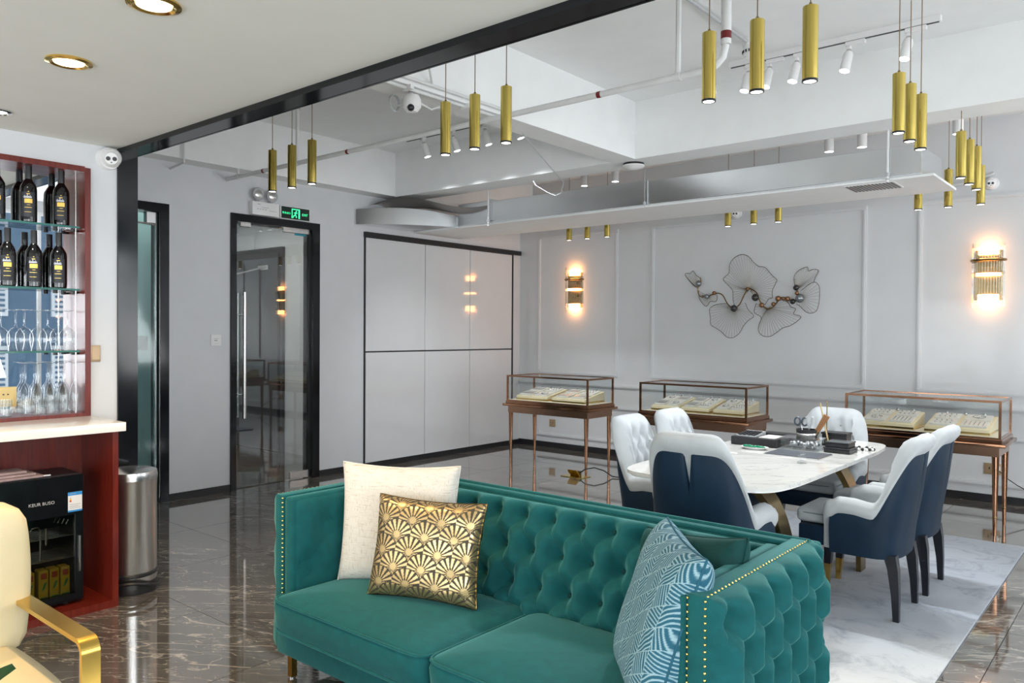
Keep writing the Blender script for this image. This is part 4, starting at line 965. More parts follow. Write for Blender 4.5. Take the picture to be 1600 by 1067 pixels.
# things on the table
_before = set(bpy.data.objects)
Z = .735
def item(name, label, cat, x, y): return T(name, label, cat, (x, y, Z))
r = item('black_tray', 'flat dark grey mat with silver rim at the front of the table clutter', 'mat', -1.42, 3.93)
P('mat', MB().box(-1.57, -1.30, 3.86, 4.05, Z+.0003, Z+.009).bevel(.002, 1), M('slate_grey', (.09, .10, .12), .35), r); P('rim', MB().box(-1.575, -1.295, 3.855, 4.055, Z+.0002, Z+.005), m_steel, r)
r = item('display_box', 'long black box with a calculator pad and white card on the table', 'box', -1.74, 4.19)
P('box', MB().box(-1.86, -1.60, 4.10, 4.28, Z+.0003, Z+.045).bevel(.003, 1), m_blackm, r)
P('card', B(-1.71, -1.62, 4.12, 4.26, Z+.0455, Z+.049), m_pad, r)
k_ = P('keypad', MB().poly([(-1.84, 4.12, Z+.0455), (-1.84, 4.27, Z+.0455), (-1.84, 4.27, Z+.065), (-1.84, 4.12, Z+.050)], (.11, 0, 0)), m_grey, r)
q = MB()
for i in range(4):
    for j in range(4): q.box(-1.832+i*.026, -1.812+i*.026, 4.13+j*.03, 4.152+j*.03, Z+.054+j*.003, Z+.0575+j*.003)
P('keys', q, m_blackm, k_)
r = item('green_dish', 'small white oval dish holding green jade pieces on the table', 'dish', -1.68, 4.00)
P('dish', MB().lathe([(0, .0003), (.05, .0003), (.075, .014), (.07, .014), (.048, .005), (0, .005)], (0, 0, 0), 24).xf(Matrix.Translation((-1.68, 4.0, Z)) @ Matrix.Diagonal((1, .62, 1, 1))), m_white, r)
q = MB()
for i in range(7): q.sphere((-1.73+.016*i, 4.0+.012*sin(i*2), Z+.014), .012, 8, 6, (1.3, .8, .6))
P('jade_pieces', q, M('jade_green', (.01, .22, .11), .25), r)
r = item('flat_case', 'closed flat black case at the back left of the table clutter', 'case', -1.66, 4.36)
P('case', MB().box(-1.78, -1.52, 4.31, 4.42, Z+.0003, Z+.05).bevel(.006), m_blackm, r); P('clasp', B(-1.66, -1.64, 4.3075, 4.3105, Z+.02, Z+.035), m_steel, r)
r = item('acrylic_box', 'clear acrylic jewellery box with silver pieces in the middle of the table', 'box', -1.49, 4.18)
P('box', MB().box(-1.59, -1.39, 4.12, 4.24, Z+.0003, Z+.006).box(-1.59, -1.586, 4.12, 4.24, Z+.006, Z+.055).box(-1.394, -1.39, 4.12, 4.24, Z+.006, Z+.055).box(-1.586, -1.394, 4.12, 4.124, Z+.006, Z+.055).box(-1.586, -1.394, 4.236, 4.24, Z+.006, Z+.055), m_wine, r)
P('lid', B(-1.595, -1.385, 4.115, 4.245, Z+.055, Z+.062), m_wine, r)
rn = random.Random(3); q = MB()
for i in range(26): q.sphere((rn.uniform(-1.57, -1.41), rn.uniform(4.14, 4.22), Z+.014+rn.uniform(0, .02)), rn.uniform(.008, .014), 8, 6)
P('silver_pieces', q, m_silver, r, stuff=True)
for (a, b, c_, d_, l, z0, z1) in ((-1.37, -1.24, 4.14, 4.27, 'black tray box at the right of the table clutter, lower of two stacked', 0, .028), (-1.365, -1.25, 4.15, 4.265, 'black lidded box resting on the lower black tray box', .028, .056)):
    r = T('jewel_box', l, 'box', ((a+b)/2, (c_+d_)/2, Z+z0)); P('body', MB().box(a, b, c_, d_, Z+z0+.0003, Z+z1-.008).bevel(.002, 1), m_blackm, r); P('lid', MB().box(a-.003, b+.003, c_-.003, d_+.003, Z+z1-.008, Z+z1).bevel(.002, 1), M('black_gloss_lid', (.02, .022, .026), .2) if z0 == 0 else bpy.data.materials['black_gloss_lid'], r)
r = item('storage_box', 'tall black box behind the tool cup on the table', 'box', -1.40, 4.42)
P('box', MB().box(-1.46, -1.33, 4.38, 4.47, Z+.0003, Z+.065).bevel(.003, 1), m_blackm, r); P('lid', MB().box(-1.463, -1.327, 4.377, 4.473, Z+.065, Z+.075), m_blackm, r)
r = item('tool_cup', 'black leather tool cup on the table', 'cup', -1.52, 4.32)
P('cup', MB().lathe([(0, .0003), (.05, .0003), (.056, .09), (.052, .09), (.047, .006), (0, .006)], (-1.52, 4.32, Z), 24), m_blackm, r); P('band', MB().lathe([(.0535, .06), (.0555, .062), (.0555, .07), (.0545, .072)], (-1.52, 4.32, Z), 24), m_steel, r)
def stick(name, label, cat, a, b, r0, mat, r1=None): return one(name, MB().cyl(a, b, r0, 10, r1), mat, label, cat)
stick('wooden_brush', 'brown wooden handled brush leaning in the tool cup', 'brush', (-1.505, 4.32, Z+.012), (-1.42, 4.34, Z+.17), .010, M('brown_wood', (.28, .13, .05), .5), .017)
o = bpy.data.objects['wooden_brush']; P('ferrule', MB().cyl((-1.48, 4.326, Z+.059), (-1.467, 4.329, Z+.083), .0135, 10), m_dgold, None)
bpy.data.objects['ferrule'].parent = o
r = T('scissors', 'dark steel scissors standing in the tool cup, handles up', 'scissors', (-1.54, 4.32, Z+.01))
P('blades', MB().tube([(-1.535, 4.315, Z+.012), (-1.548, 4.315, Z+.11)], .005, 6).tube([(-1.53, 4.325, Z+.012), (-1.555, 4.325, Z+.11)], .005, 6), m_steel, r)
for dx in (-.02, .02): P('handle', MB().tube([(-1.552+dx+.016*cos(a), 4.32, Z+.13+.022*sin(a)) for a in [i*.5 for i in range(14)]], .005, 6), M('scissor_handle', (.06, .09, .12), .3) if dx < 0 else bpy.data.materials['scissor_handle'], r)
r = T('pliers', 'silver pliers with pale grips standing in the tool cup', 'pliers', (-1.50, 4.30, Z+.01))
P('jaws', MB().tube([(-1.51, 4.305, Z+.012), (-1.50, 4.30, Z+.10)], .006, 6), m_steel, r)
for dx in (-.012, .02): P('grip', MB().tube([(-1.50, 4.30, Z+.10), (-1.50+dx*.8, 4.297, Z+.13), (-1.50+dx, 4.295, Z+.16)], [.005, .007, .006], 8), m_lgrey, r)
stick('bamboo_stick', 'pale bamboo stick leaning behind the brush', 'stick', (-1.405, 4.34, Z+.0005), (-1.46, 4.35, Z+.235), .004, M('bamboo', (.60, .45, .24), .5))
stick('slim_stick', 'thin dark metal stick standing beside the bamboo stick', 'stick', (-1.425, 4.355, Z+.0005), (-1.425, 4.355, Z+.25), .0028, m_dgold)
r = item('bead_bracelet', 'black and white bead bracelet at the right end of the table clutter', 'bracelet', -1.24, 4.36)
for mm, ph in ((m_blackm, 0), (m_white, 1)):
    q = MB()
    for i in range(ph, 18, 2): a = 2*pi*i/18; q.sphere((-1.24+.055*cos(a), 4.36+.04*sin(a), Z+.0085), .0085, 8, 6)
    P('beads', q, mm, r, stuff=True)
one('paper_slip', MB().box(-1.73, -1.69, 3.78, 3.81, Z+.0003, Z+.002), m_white, 'tiny white paper slip on the bare marble left of the dark mat', 'paper')
gv = item('glass_ornament', 'small clear glass ornament standing on the bare marble in front of the mat', 'ornament', -1.33, 3.72)
P('base', MB().lathe([(0, .0003), (.022, .0003), (.02, .008), (.006, .012)], (-1.33, 3.72, Z), 16), m_wine, gv); P('body', MB().lathe([(.006, .012), (.016, .028), (.018, .045), (.010, .06), (0, .066)], (-1.33, 3.72, Z), 16), m_wine, gv)

# the group above is laid out around (-1.5, 4.2); set it down on the marble
KT = (1.35-TZ)/(1.35-.735)
for o in set(bpy.data.objects)-_before:
    if o.parent: continue
    o.location = (o.location.x*KT+(0 if o.type == 'EMPTY' else 0), o.location.y*KT, TZ+(o.location.z-.735)*KT) if o.type == 'EMPTY' else (0, 0, 1.35*(1-KT))
    o.scale = (KT, KT, KT)

# ================================================================== DINING CHAIRS
def sstep(a, b, x):
    t = min(1, max(0, (x-a)/(b-a))); return t*t*(3-2*t)
def tuft(u, v, rows, du):
    """button tufting height 0..1; rows = [(v, phase)] from bottom to top"""
    if v <= rows[0][0]: a = b = u/du-rows[0][1]; w = 0
    elif v >= rows[-1][0]: a = b = u/du-rows[-1][1]
    else:
        for (v0, p0), (v1, p1) in zip(rows, rows[1:]):
            if v0 <= v <= v1:
                w = (v-v0)/(v1-v0); a = u/du-p0+.5*w; b = u/du-p0-.5*w; break
    A, Bv = abs(sin(pi*a)), abs(sin(pi*b))
    d = 9.
    for v0, p0 in rows:
        fu = (u/du-p0+.5) % 1-.5; d = min(d, math.hypot(fu, (v-v0)/du))
    dip = 1-math.exp(-(d/.27)**1.5)
    if v <= rows[0][0] or v >= rows[-1][0]: return dip*(.66+.34*A**.6)
    return dip*(.70+.30*(A*Bv)**.42)
def chair_path():
    pts = []; a, b, yc, yf, ex = .222, .165, -.035, .10, 2.9
    for k in range(9): pts.append((a, yf+(yc-yf)*k/8))
    n = 60
    for k in range(1, n):
        t = pi*k/n; c, s = cos(t), sin(t)
        pts.append((a*math.copysign(abs(c)**(2/ex), c), yc-b*abs(s)**(2/ex)))
    for k in range(9): pts.append((-a, yc+(yf-yc)*k/8))
    L = [0]
    for p, q in zip(pts, pts[1:]): L.append(L[-1]+math.dist(p, q))
    N_ = 96; out = []; tot = L[-1]; i = 0
    for k in range(N_+1):
        d = tot*k/N_
        while i < len(L)-2 and L[i+1] < d: i += 1
        u = (d-L[i])/(L[i+1]-L[i]); out.append((pts[i][0]+(pts[i+1][0]-pts[i][0])*u, pts[i][1]+(pts[i+1][1]-pts[i][1])*u, d-tot/2))
    res = []
    for k, (x, y, s) in enumerate(out):
        p, q = out[max(k-1, 0)], out[min(k+1, N_)]; tx, ty = q[0]-p[0], q[1]-p[1]; l = math.hypot(tx, ty)
        res.append((x, y, s, -(ty/l)*-1, tx/l*-1))   # outward normal
    return res
PATH = chair_path()
if PATH[len(PATH)//2][4] > 0: PATH = [(x, y, s, -nx, -ny) for x, y, s, nx, ny in PATH]
def ch_h(x, y):
    h = .555+.305*sstep(-.085, -.195, y)
    h -= .012*sstep(.0, -.09, y)*(1-sstep(-.085, -.16, y))
    return h-.02*sstep(.06, .10, y)
def lean(y, z): return -.085*sstep(-.02, -.16, y)*max(0, (z-.40)/.47)**1.2
def make_chair():
    r = T('dining_chair', '', 'chair', (0, 0, 0), 'dining chairs around the marble table')
    # outer shell
    q = MB(); V = []; zb = .285
    for (x, y, s, nx, ny) in PATH:
        h = ch_h(x, y)-.072-.045*sstep(.02, .1, y)*.2
        nd = abs(s)/.021
        if nd < 1: h = min(h, .62+(h-.62)*nd**.9)
        row = []
        for o, z in ((-.02, zb), (0, zb), (.004, zb+.03), (.006, zb+.12), (.005, (zb+h)/2+.05), (.002, h-.02), (-.002, h), (-.02, h)):
            z = min(z, h)
            bow = .012*sin(pi*min(1, max(0, (z-zb)/.5)))
            row.append(q.bm.verts.new((x+nx*(o+bow), y+ny*(o+bow)+lean(y, z), z)))
        V.append(row)
    for a, b in zip(V, V[1:]):
        for j in range(8): q.bm.faces.new((a[j], a[(j+1) % 8], b[(j+1) % 8], b[j]))
    q.bm.faces.new(V[0][::-1]); q.bm.faces.new(V[-1])
    P('shell', q, m_navy, r, ang=50)
    # padded inside that rolls over the rim
    q = MB(); V = []; ext = []
    n = len(PATH); E = 4
    stn = [(PATH[0], i) for i in range(E, 0, -1)]+[(p, 0) for p in PATH]+[(PATH[-1], i) for i in range(1, E+1)]
    rows = [(.50, 0.), (.585, .5), (.67, 0.), (.755, .5)]
    for (x, y, s, nx, ny), e in stn:
        h = ch_h(x, y); sh = 1.0; z0 = .43
        if e:
            f = e/E; y = y+.034*sin(f*pi/2); h = h-.030*(1-cos(f*pi/2)); sh = cos(f*pi/2)*.55+.45; z0 = .30
        else: z0 = .43 if y < .05 else .43-.13*sstep(.05, .095, y)
        cs_ = [(-.010, z0), (-.010, h-.10), (.007, h-.078), (.020, h-.055), (.020, h-.030), (.006, h-.008), (-.022, h), (-.048, h-.008), (-.062, h-.03)]
        zs = [h-.03-(h-.03-.40)*k/11 for k in range(1, 12)]
        row = []
        for o, z in cs_+[(-.066, z) for z in zs]:
            if o < -.05 and abs(s) < .30 and not e:
                tt = tuft(s, z, rows, .098); wgt = sstep(.30, .2, abs(s))*sstep(h, h-.05, z)*sstep(-.03, -.12, y)
                o = o-.040*tt*wgt+.018*wgt
            oc = -.026+(o+.026)*sh
            row.append(q.bm.verts.new((x+nx*oc, y+ny*oc+lean(y, z), z)))
        V.append(row)
    m_ = len(V[0])
    for a, b in zip(V, V[1:]):
        for j in range(m_): q.bm.faces.new((a[j], a[(j+1) % m_], b[(j+1) % m_], b[j]))
    q.bm.faces.new(V[0][::-1]); q.bm.faces.new(V[-1])
    P('padding', q, m_lgrey, r, ang=60)
    q = MB()
    for i, (v, ph) in enumerate(rows):
        for k in range(-2, 3):
            s0 = (k+ph)*.098
            if abs(s0) > .19: continue
            x, y, s, nx, ny = min(PATH, key=lambda p: abs(p[2]-s0)); q.sphere((x-nx*.052, y-ny*.052+lean(y, v), v), .007, 8, 6)
    P('buttons', q, m_lgrey, r)
    P('seat_cushion', MB().box(-.168, .168, -.135, .285, .395, .468).bevel(.03, 3), m_lgrey, r)
    P('seat_piping', MB().tube([(x*.9, y, .445) for x, y, z in super_outline(-.188, .188, -.137, .287, 40, 8, 0)]+[(.1692, .075, .445)], .003, 6), M('piping_grey', (.22, .24, .26), .7), r)
    P('seat_frame', MB().box(-.195, .195, -.15, .262, .30, .394).bevel(.012, 2), m_navy, r)
    for sx in (-1, 1):
        q = MB()
        def leg(pts, q=q):
            V = []
            for (x, y, z, w) in pts: V.append([q.bm.verts.new((x+a*w, y+b*w, z)) for a, b in ((-1, -1), (1, -1), (1, 1), (-1, 1))])
            for a, b in zip(V, V[1:]):
                for j in range(4): q.bm.faces.new((a[j], a[(j+1) % 4], b[(j+1) % 4], b[j]))
            q.bm.faces.new(V[0][::-1]); q.bm.faces.new(V[-1]); return q
        leg([(sx*.172, -.190, 0, .0130), (sx*.171, -.186, .12, .017), (sx*.168, -.175, .24, .023), (sx*.165, -.160, .305, .027)])
        P('leg', q, m_leg, r)
        q2 = MB(); leg([(sx*.178, .235, .115, .0165), (sx*.172, .225, .305, .024)], q2); lg = P('leg', q2, m_leg, r)
        q3 = MB(); leg([(sx*.182, .240, 0, .0115), (sx*.178, .235, .115, .0172)], q3); P('ferrule', q3, m_gold, lg, 'gold tip')
    return r
c0 = make_chair()
seats = [((-1.575, 3.31), 0, 'navy and grey tub chair at the near table end, split back towards the sofa'),
         ((-1.15, 4.10), pi/2, 'navy tub dining chair on the right side of the table, the nearer one'),
         ((-1.135, 4.60), pi/2, 'navy tub dining chair on the right side of the table, the farther one'),
         ((-2.16, 3.92), -pi/2, 'tufted pale grey tub chair on the left side of the table, the nearer one'),
         ((-2.16, 4.41), -pi/2, 'tufted pale grey tub chair on the left side of the table, the farther one'),
         ((-1.65, 4.96), pi, 'tufted pale grey tub chair at the far end of the table behind the tool cup')]
for i, ((x, y), rz, l) in enumerate(seats):
    if i == 0: c0.location = (x, y, RZ); c0['label'] = l; c0.scale = (1.03, 1.03, 1.06)
    else: dup(c0, (x, y, RZ), rz, l).scale = (1, 1, 1)
# ================================================================== SOFA
sf = T('tufted_sofa', 'teal velvet button-tufted sofa with brass nailheads', 'sofa', (-1.74, 2.1, 0))
SX0, SX1, SY0, SY1 = -2.682, -.853, 1.752, 2.47      # outer planes of the two arm bands
TOPZ = .708; BOT = .108
BROWS = [(.295, .5), (.41, 0.), (.525, .5), (.64, 0.)]
def tufted(f_base, f_out, nu, nv, u0, u1, v0, v1, rows, du, depth, ends, top, ph=0.):
    q = MB()
    def g(a, b):
        u = u0+(u1-u0)*a; v = v0+(v1-v0)*b
        h = tuft(u+ph*du, v, rows, du)
        if ends: e = min(u-u0, u1-u)/ends; h = h*(sqrt(max(0, 1-(1-min(1, e))**2))) if e < 1 else h
        t = (v1-v)/top
        if t < 1: h *= sqrt(max(0, 1-(1-t)**2))
        tb = (v-v0)/.03
        if tb < 1: h *= sqrt(max(0, 1-(1-tb)**2))
        return Vector(f_base(u, v))+Vector(f_out)*depth*h
    q.grid(g, nu, nv); return q
def yback(z): return 2.268+(z-.41)*.37
P('tufted_back', tufted(lambda u, v: (u, yback(v), v), (0, -.93, .34), 290, 90, -2.58, -.935, .27, .692, BROWS, .131, .085, .02, .05, ph=1.757/.131), m_vel, sf, ang=80)
P('back_core', MB().poly([(-2.63, 2.215, BOT+.05), (-2.63, 2.225, .28), (-2.63, 2.375, .690), (-2.63, 2.40, .703), (-2.63, 2.445, .703), (-2.63, 2.46, .69), (-2.63, 2.46, BOT)], (1.74, 0, 0)), m_vel, sf)
P('top_welt', MB().tube([(-2.63, 2.392, .700), (-.90, 2.392, .700)], .010, 10).tube([(-2.68, 2.45, .700), (-.85, 2.45, .700)], .012, 10), m_vel, sf)
P('outer_back', MB().box(-2.70, -.825, 2.455, 2.492, BOT, .702).bevel(.014, 3), m_vel, sf)
AROWS = [(.23, .5), (.335, 0.), (.44, .5), (.545, 0.), (.648, .5)]
for sg in (1, -1):
    xo = SX1 if sg > 0 else SX0
    P('arm_band', MB().box(min(xo, xo-sg*.052), max(xo, xo-sg*.052), SY0, 2.468, BOT, TOPZ).bevel(.006, 2), m_vel, sf)
    a, b = xo-sg*.052, xo-sg*.100
    P('inner_arm_pad', MB().box(min(a, b), max(a, b), SY0+.004, 2.36, BOT, TOPZ-.004).bevel(.016, 3), m_vel, sf)
    P('tufted_outer_arm', tufted(lambda u, v: (xo-sg*.002, u, v), (sg, 0, 0), 130, 120, SY0+.002, 2.474, BOT, TOPZ-.004, AROWS, .125, [.085, .05][sg < 0], .035, .05, ph=.10), m_vel, sf, ang=80)
    # inside face of the arm: shallow buttons
    P('inner_arm_face', tufted(lambda u, v: (b+sg*.006, u, v), (-sg, 0, 0), 50, 40, SY0+.02, 2.30, .30, TOPZ-.012, [(.42, 0.), (.56, .5)], .21, .022, .06, .05, ph=.3), m_vel, sf, ang=80)
    q = MB()
    nh = lambda p: q.sphere(p, .0038, 8, 5)
    for k in range(34):
        z = BOT+.012+k*.0175
        nh((xo-sg*.003, SY0-.001, z)) if sg > 0 else None; nh((xo-sg*.050, SY0-.001, z))
    for k in range(35): nh((xo-sg*.003, SY0+.012+k*.02, TOPZ-.002))
    P('nailhead_trim', q, m_gold, sf, 'brass nailheads', stuff=True)
q = MB()
for rows_, du_, p_, f_ in ((BROWS, .131, -1.757, lambda u, v: (u, yback(v)-.004, v)),):
    for v_, ph_ in rows_:
        for k in range(-8, 8):
            u_ = p_+(k+ph_)*du_
            if -2.56 < u_ < -.95: q.sphere(f_(u_, v_), .011, 8, 5)
P('back_buttons', q, m_veld, sf, stuff=True)
q = MB()
for v_, ph_ in AROWS:
    for k in range(0, 30):
        u_ = (k+ph_-.10)*.125
        if SY0+.02 < u_ < 2.45: q.sphere((SX1+.003, u_, v_), .011, 8, 5)
P('arm_buttons', q, m_veld, sf, stuff=True)
P('base_rail', MB().box(-2.63, -.905, 1.725, 2.25, BOT, .215).bevel(.008, 2), m_vel, sf)
def cushion(x0, x1):
    """box cushion with crowned top and rounded corners"""
    y0, y1, z0, z1 = 1.665, 2.235, .216, .342
    q = MB(); nx_, ny_ = 30, 26; cx, cy, a, b = (x0+x1)/2, (y0+y1)/2, (x1-x0)/2, (y1-y0)/2
    lv = []
    for (z, ins) in ((z0, .03), (z0+.006, .012), (z0+.02, .0), (z1-.03, -.006), (z1-.008, .0), (z1, .006)):
        ring = [q.bm.verts.new((x, y, z)) for x, y, _ in super_outline(x0+ins, x1-ins, y0+ins, y1-ins, 96, 14, 0)]
        lv.append(ring)
    for A, B_ in zip(lv, lv[1:]):
        for i in range(96): j = (i+1) % 96; q.bm.faces.new((A[i], A[j], B_[j], B_[i]))
    q.bm.faces.new(lv[0][::-1])
    prev = lv[-1]
    for k in range(1, 12):
        s = 1-k/12
        ring = [q.bm.verts.new((cx+(v.co.x-cx)*s, cy+(v.co.y-cy)*s, z1+.038*(1-s**3.2))) for v in lv[-1]]
        for i in range(96): j = (i+1) % 96; q.bm.faces.new((prev[i], prev[j], ring[j], ring[i]))
        prev = ring
    q.bm.faces.new(prev)
    c = P('seat_cushion', q, m_vel, sf, ang=70)
    ol = super_outline(x0-.001, x1+.001, y0-.001, y1+.001, 96, 14, z1-.004)
    P('piping', MB().tube(ol+[ol[0]], .0055, 6), m_vel, c)
    ol = super_outline(x0+.002, x1-.002, y0+.002, y1-.002, 96, 14, z0+.010)
    P('piping', MB().tube(ol+[ol[0]], .005, 6), m_vel, c)
cushion(-2.585, -1.752); cushion(-1.746, -.945)
for x in (-2.60, -.885):
    for y, s in ((1.775, 1), (2.43, -1)):
        sg = 1 if x < -2 else -1
        q = MB().box(x-.014, x+.014, y-.012, y+.012, .006, BOT-.002).box(min(x, x+sg*.10), max(x, x+sg*.10), y-.012, y+.012, BOT-.022, BOT-.001)
        lg = P('leg', q, m_gold, sf); P('glide', MB().cyl((x, y, 0), (x, y, .0065), .013, 12), m_chrome, lg)

# pillows -------------------------------------------------------------------
def pillow(name, label, w, h, t, center, xdir, updir, mat, pattern=None, n=72, wr=0., seed=0, piping=None, pinch=.07):
    X = Vector(xdir).normalized(); U = Vector(updir); U = (U-X*U.dot(X)).normalized(); Nn = X.cross(U)   # +normal faces the viewer
    C0 = Vector(center); bm = bmesh.new(); rnd = random.Random(seed); ph = [rnd.uniform(0, 6) for _ in range(8)]
    vals = []; faces = []; V = {}
    def pt(i, j, side):
        u = -1+2*i/n; v = -1+2*j/n
        edge = i in (0, n) or j in (0, n)
        x = u*(1-pinch*(1-v*v)*(abs(u)**3)); y = v*(1-pinch*(1-u*u)*(abs(v)**3))
        b = ((1-u**4)*(1-v**4))**.5 if not edge else 0
        th = t/2*b**.85
        if wr: th += wr*b*(sin(5*u+3*v+ph[0])*sin(4*v-2*u+ph[1])+.5*sin(11*u*v+ph[2]+6*v))*(1-b*.5)
        return C0+X*(x*w/2)+U*(y*h/2)+Nn*(th*side)
    for side in (1, -1):
        for i in range(n+1):
            for j in range(n+1):
                edge = i in (0, n) or j in (0, n)
                if side == -1 and edge: V[(i, j, -1)] = V[(i, j, 1)]; continue
                V[(i, j, side)] = bm.verts.new(pt(i, j, side)); vals.append(pattern(i/n, j/n) if pattern and side == 1 else (pattern(i/n, j/n) if pattern else 0.))
    for side in (1, -1):
        for i in range(n):
            for j in range(n):
                f = [V[(i, j, side)], V[(i+1, j, side)], V[(i+1, j+1, side)], V[(i, j+1, side)]]
                bm.faces.new(f if side == 1 else f[::-1])
    bm.normal_update()
    me = bpy.data.meshes.new(name); 
    root = T(name, label, 'pillow', center)
    bmesh.ops.translate(bm, verts=bm.verts, vec=-C0); bm.to_mesh(me); bm.free()
    if pattern:
        at = me.attributes.new('pattern', 'FLOAT', 'POINT'); at.data.foreach_set('value', vals)
    me.materials.append(mat); me.polygons.foreach_set('use_smooth', [True]*len(me.polygons))
    link('cover', me, root)
    m_ = 40; loop = [pt(i*n/m_, 0, 1) for i in range(m_)]+[pt(n, j*n/m_, 1) for j in range(m_)]+[pt(n-i*n/m_, n, 1) for i in range(m_)]+[pt(0, n-j*n/m_, 1) for j in range(m_)]
    # edge seam
    def ept(u, v): x = u*(1-pinch*(1-v*v)*(abs(u)**3)); y = v*(1-pinch*(1-u*u)*(abs(v)**3)); return C0+X*(x*w/2)+U*(y*h/2)
    L = [ept(-1+2*k/m_, -1) for k in range(m_)]+[ept(1, -1+2*k/m_) for k in range(m_)]+[ept(1-2*k/m_, 1) for k in range(m_)]+[ept(-1, 1-2*k/m_) for k in range(m_+1)]
    P('seam', MB().tube(L, .0035, 6), piping or mat, root)
    return root
def linen(name):
    m, t, p = nt(name); p.inputs['Roughness'].default_value = .9
    tc = N(t, 'ShaderNodeTexCoord'); cols = []
    for sc in ((14, 14, 220), (220, 220, 14)):
        mp = N(t, 'ShaderNodeMapping'); mp.inputs['Scale'].default_value = sc; n = N(t, 'ShaderNodeTexNoise'); n.inputs['Scale'].default_value = 1.6; n.inputs['Detail'].default_value = 3
        t.links.new(tc.outputs['Object'], mp.inputs[0]); t.links.new(mp.outputs[0], n.inputs['Vector']); cols.append(n)
    mn = N(t, 'ShaderNodeMath', operation='MINIMUM'); t.links.new(cols[0].outputs['Fac'], mn.inputs[0]); t.links.new(cols[1].outputs['Fac'], mn.inputs[1])
    r = ramp(t, [(.25, (.36, .30, .22)), (.36, (.60, .57, .51)), (.5, (.68, .66, .61))]); t.links.new(mn.outputs[0], r.inputs[0]); t.links.new(r.outputs[0], p.inputs['Base Color'])
    b = N(t, 'ShaderNodeBump'); b.inputs['Strength'].default_value = .5; b.inputs['Distance'].default_value = .003; t.links.new(mn.outputs[0], b.inputs['Height']); t.links.new(b.outputs[0], p.inputs['Normal'])
    return m
pillow('cream_pillow', 'large cream slub linen pillow in the left corner of the sofa', .49, .47, .13, (-2.335, 2.085, .585), (.83, .45, 0), (-.06, .10, 1), linen('slub_linen'), n=48, wr=.004, seed=2)
def fans(u, v):
    """overlapping scallops, each a fan of rays over a solid centre; lower rows lie on top"""
    nx, sp = 3.8, .55; x, y = u*nx, v*nx*.93; best = None
    for row in range(-1, 11):
        cy = row*sp; off = .5*(row % 2); k = round(x-off); dx, dy = x-(k+off), y-cy
        d = sqrt(dx*dx+dy*dy)
        if d < .56 and dy > -.3: best = (dx, dy, d); break
    if not best: return 0.
    dx, dy, d = best
    if d > .525: return 0.
    if d < .12: return .8
    s = sin(math.atan2(dx, dy+.05)*17)
    return 1. if s > -.1+.5*(d < .2) else 0.
m_fan = attr_mat('gold_fan_print', (.045, .036, .022), (.68, .50, .24), .6, .3, .9, .15, 260)
m_fan2 = m_fan
pillow('gold_pillow', 'metallic gold scallop print pillow leaning on the cream pillow', .43, .365, .12, (-2.07, 1.985, .552), (.90, .36, -.02), (.10, .30, 1), m_fan, fans, n=200, wr=.006, seed=5, piping=m_dgold)
def hatch(u, v):
    x, y = u*7.5, v*7.5
    # three-way hatched rhombus cells
    a = x*2/sqrt(3); q_ = a; r_ = y-x/sqrt(3)
    cell = (math.floor(q_*1.0)+2*math.floor(r_*1.0)) % 3; fu, fv = q_-math.floor(q_), r_-math.floor(r_)
    ang = (.3, 1.35, 2.4)[cell]
    s = sin((x*cos(ang)+y*sin(ang))*38+sin(x*7+y*5)*.6)
    e = min(fu, 1-fu, fv, 1-fv)
    return 1. if (s > .5 or e < .02) else (.0 if s < .15 else .3)
m_hat = attr_mat('blue_hatched_weave', (.008, .095, .15), (.27, .42, .48), .8, .85, 0., .35, 380)
pillow('blue_pillow', 'blue pillow with white hatched lines leaning on the right sofa arm', .44, .45, .15, (-1.065, 1.905, .575), (.66, -.75, .0), (.30, .14, 1), m_hat, hatch, n=300, wr=.004, seed=8, piping=m_hat)
pillow('green_pillow', 'dark green velvet pillow in the right corner of the sofa behind the blue one', .40, .36, .16, (-1.09, 2.11, .575), (.92, -.25, .12), (.05, .32, 1), m_veld, n=60, wr=.012, seed=11)

# ================================================================== ARMCHAIR (cut by the left edge of the picture)
ac = T('armchair', 'cream cushioned armchair with a flat gold frame', 'armchair', (-2.4, .45, 0))
AY0, AY1 = .10, .757; ZA = .605
def flatbar(pts, y0, y1, th):
    q = MB(); V = []
    pts = [Vector((p[0], 0, p[1])) for p in pts]
    for i, p in enumerate(pts):
        d = (pts[min(i+1, len(pts)-1)]-pts[max(i-1, 0)]).normalized(); n = Vector((-d.z, 0, d.x))
        V.append([q.bm.verts.new((pp.x, y, pp.z)) for pp, y in ((p+n*th/2, y0), (p+n*th/2, y1), (p-n*th/2, y1), (p-n*th/2, y0))])
    for a, b in zip(V, V[1:]):
        for j in range(4): q.bm.faces.new((a[j], a[(j+1) % 4], b[(j+1) % 4], b[j]))
    q.bm.faces.new(V[0][::-1]); q.bm.faces.new(V[-1]); return q
XF, XK = -1.965, -2.62
for y0, y1 in ((AY1, AY1+.043), (AY0-.043, AY0)):
    pts = [(XK, ZA)]+[(XF-.03, ZA)]+[(XF-.03+.03*sin(a), ZA-.03+.03*cos(a)) for a in (.4, .8, 1.2)]+[(XF, ZA-.03), (XF, .03), (XF-.012, .008), (XF-.04, .006), (XK, .006)]
    P('arm_frame', flatbar(pts, y0, y1, .012), M('gold_frame', (.66, .44, .10), .22, 1., var=.05) if 'gold_frame' not in bpy.data.materials else bpy.data.materials['gold_frame'], ac)
    P('rear_post', B(XK, XK+.03, y0, y1, .006, ZA), bpy.data.materials['gold_frame'], ac)
P('seat_rail', MB().box(XK+.03, XF-.02, AY0-.002, AY1+.002, .31, .345), bpy.data.materials['gold_frame'], ac)
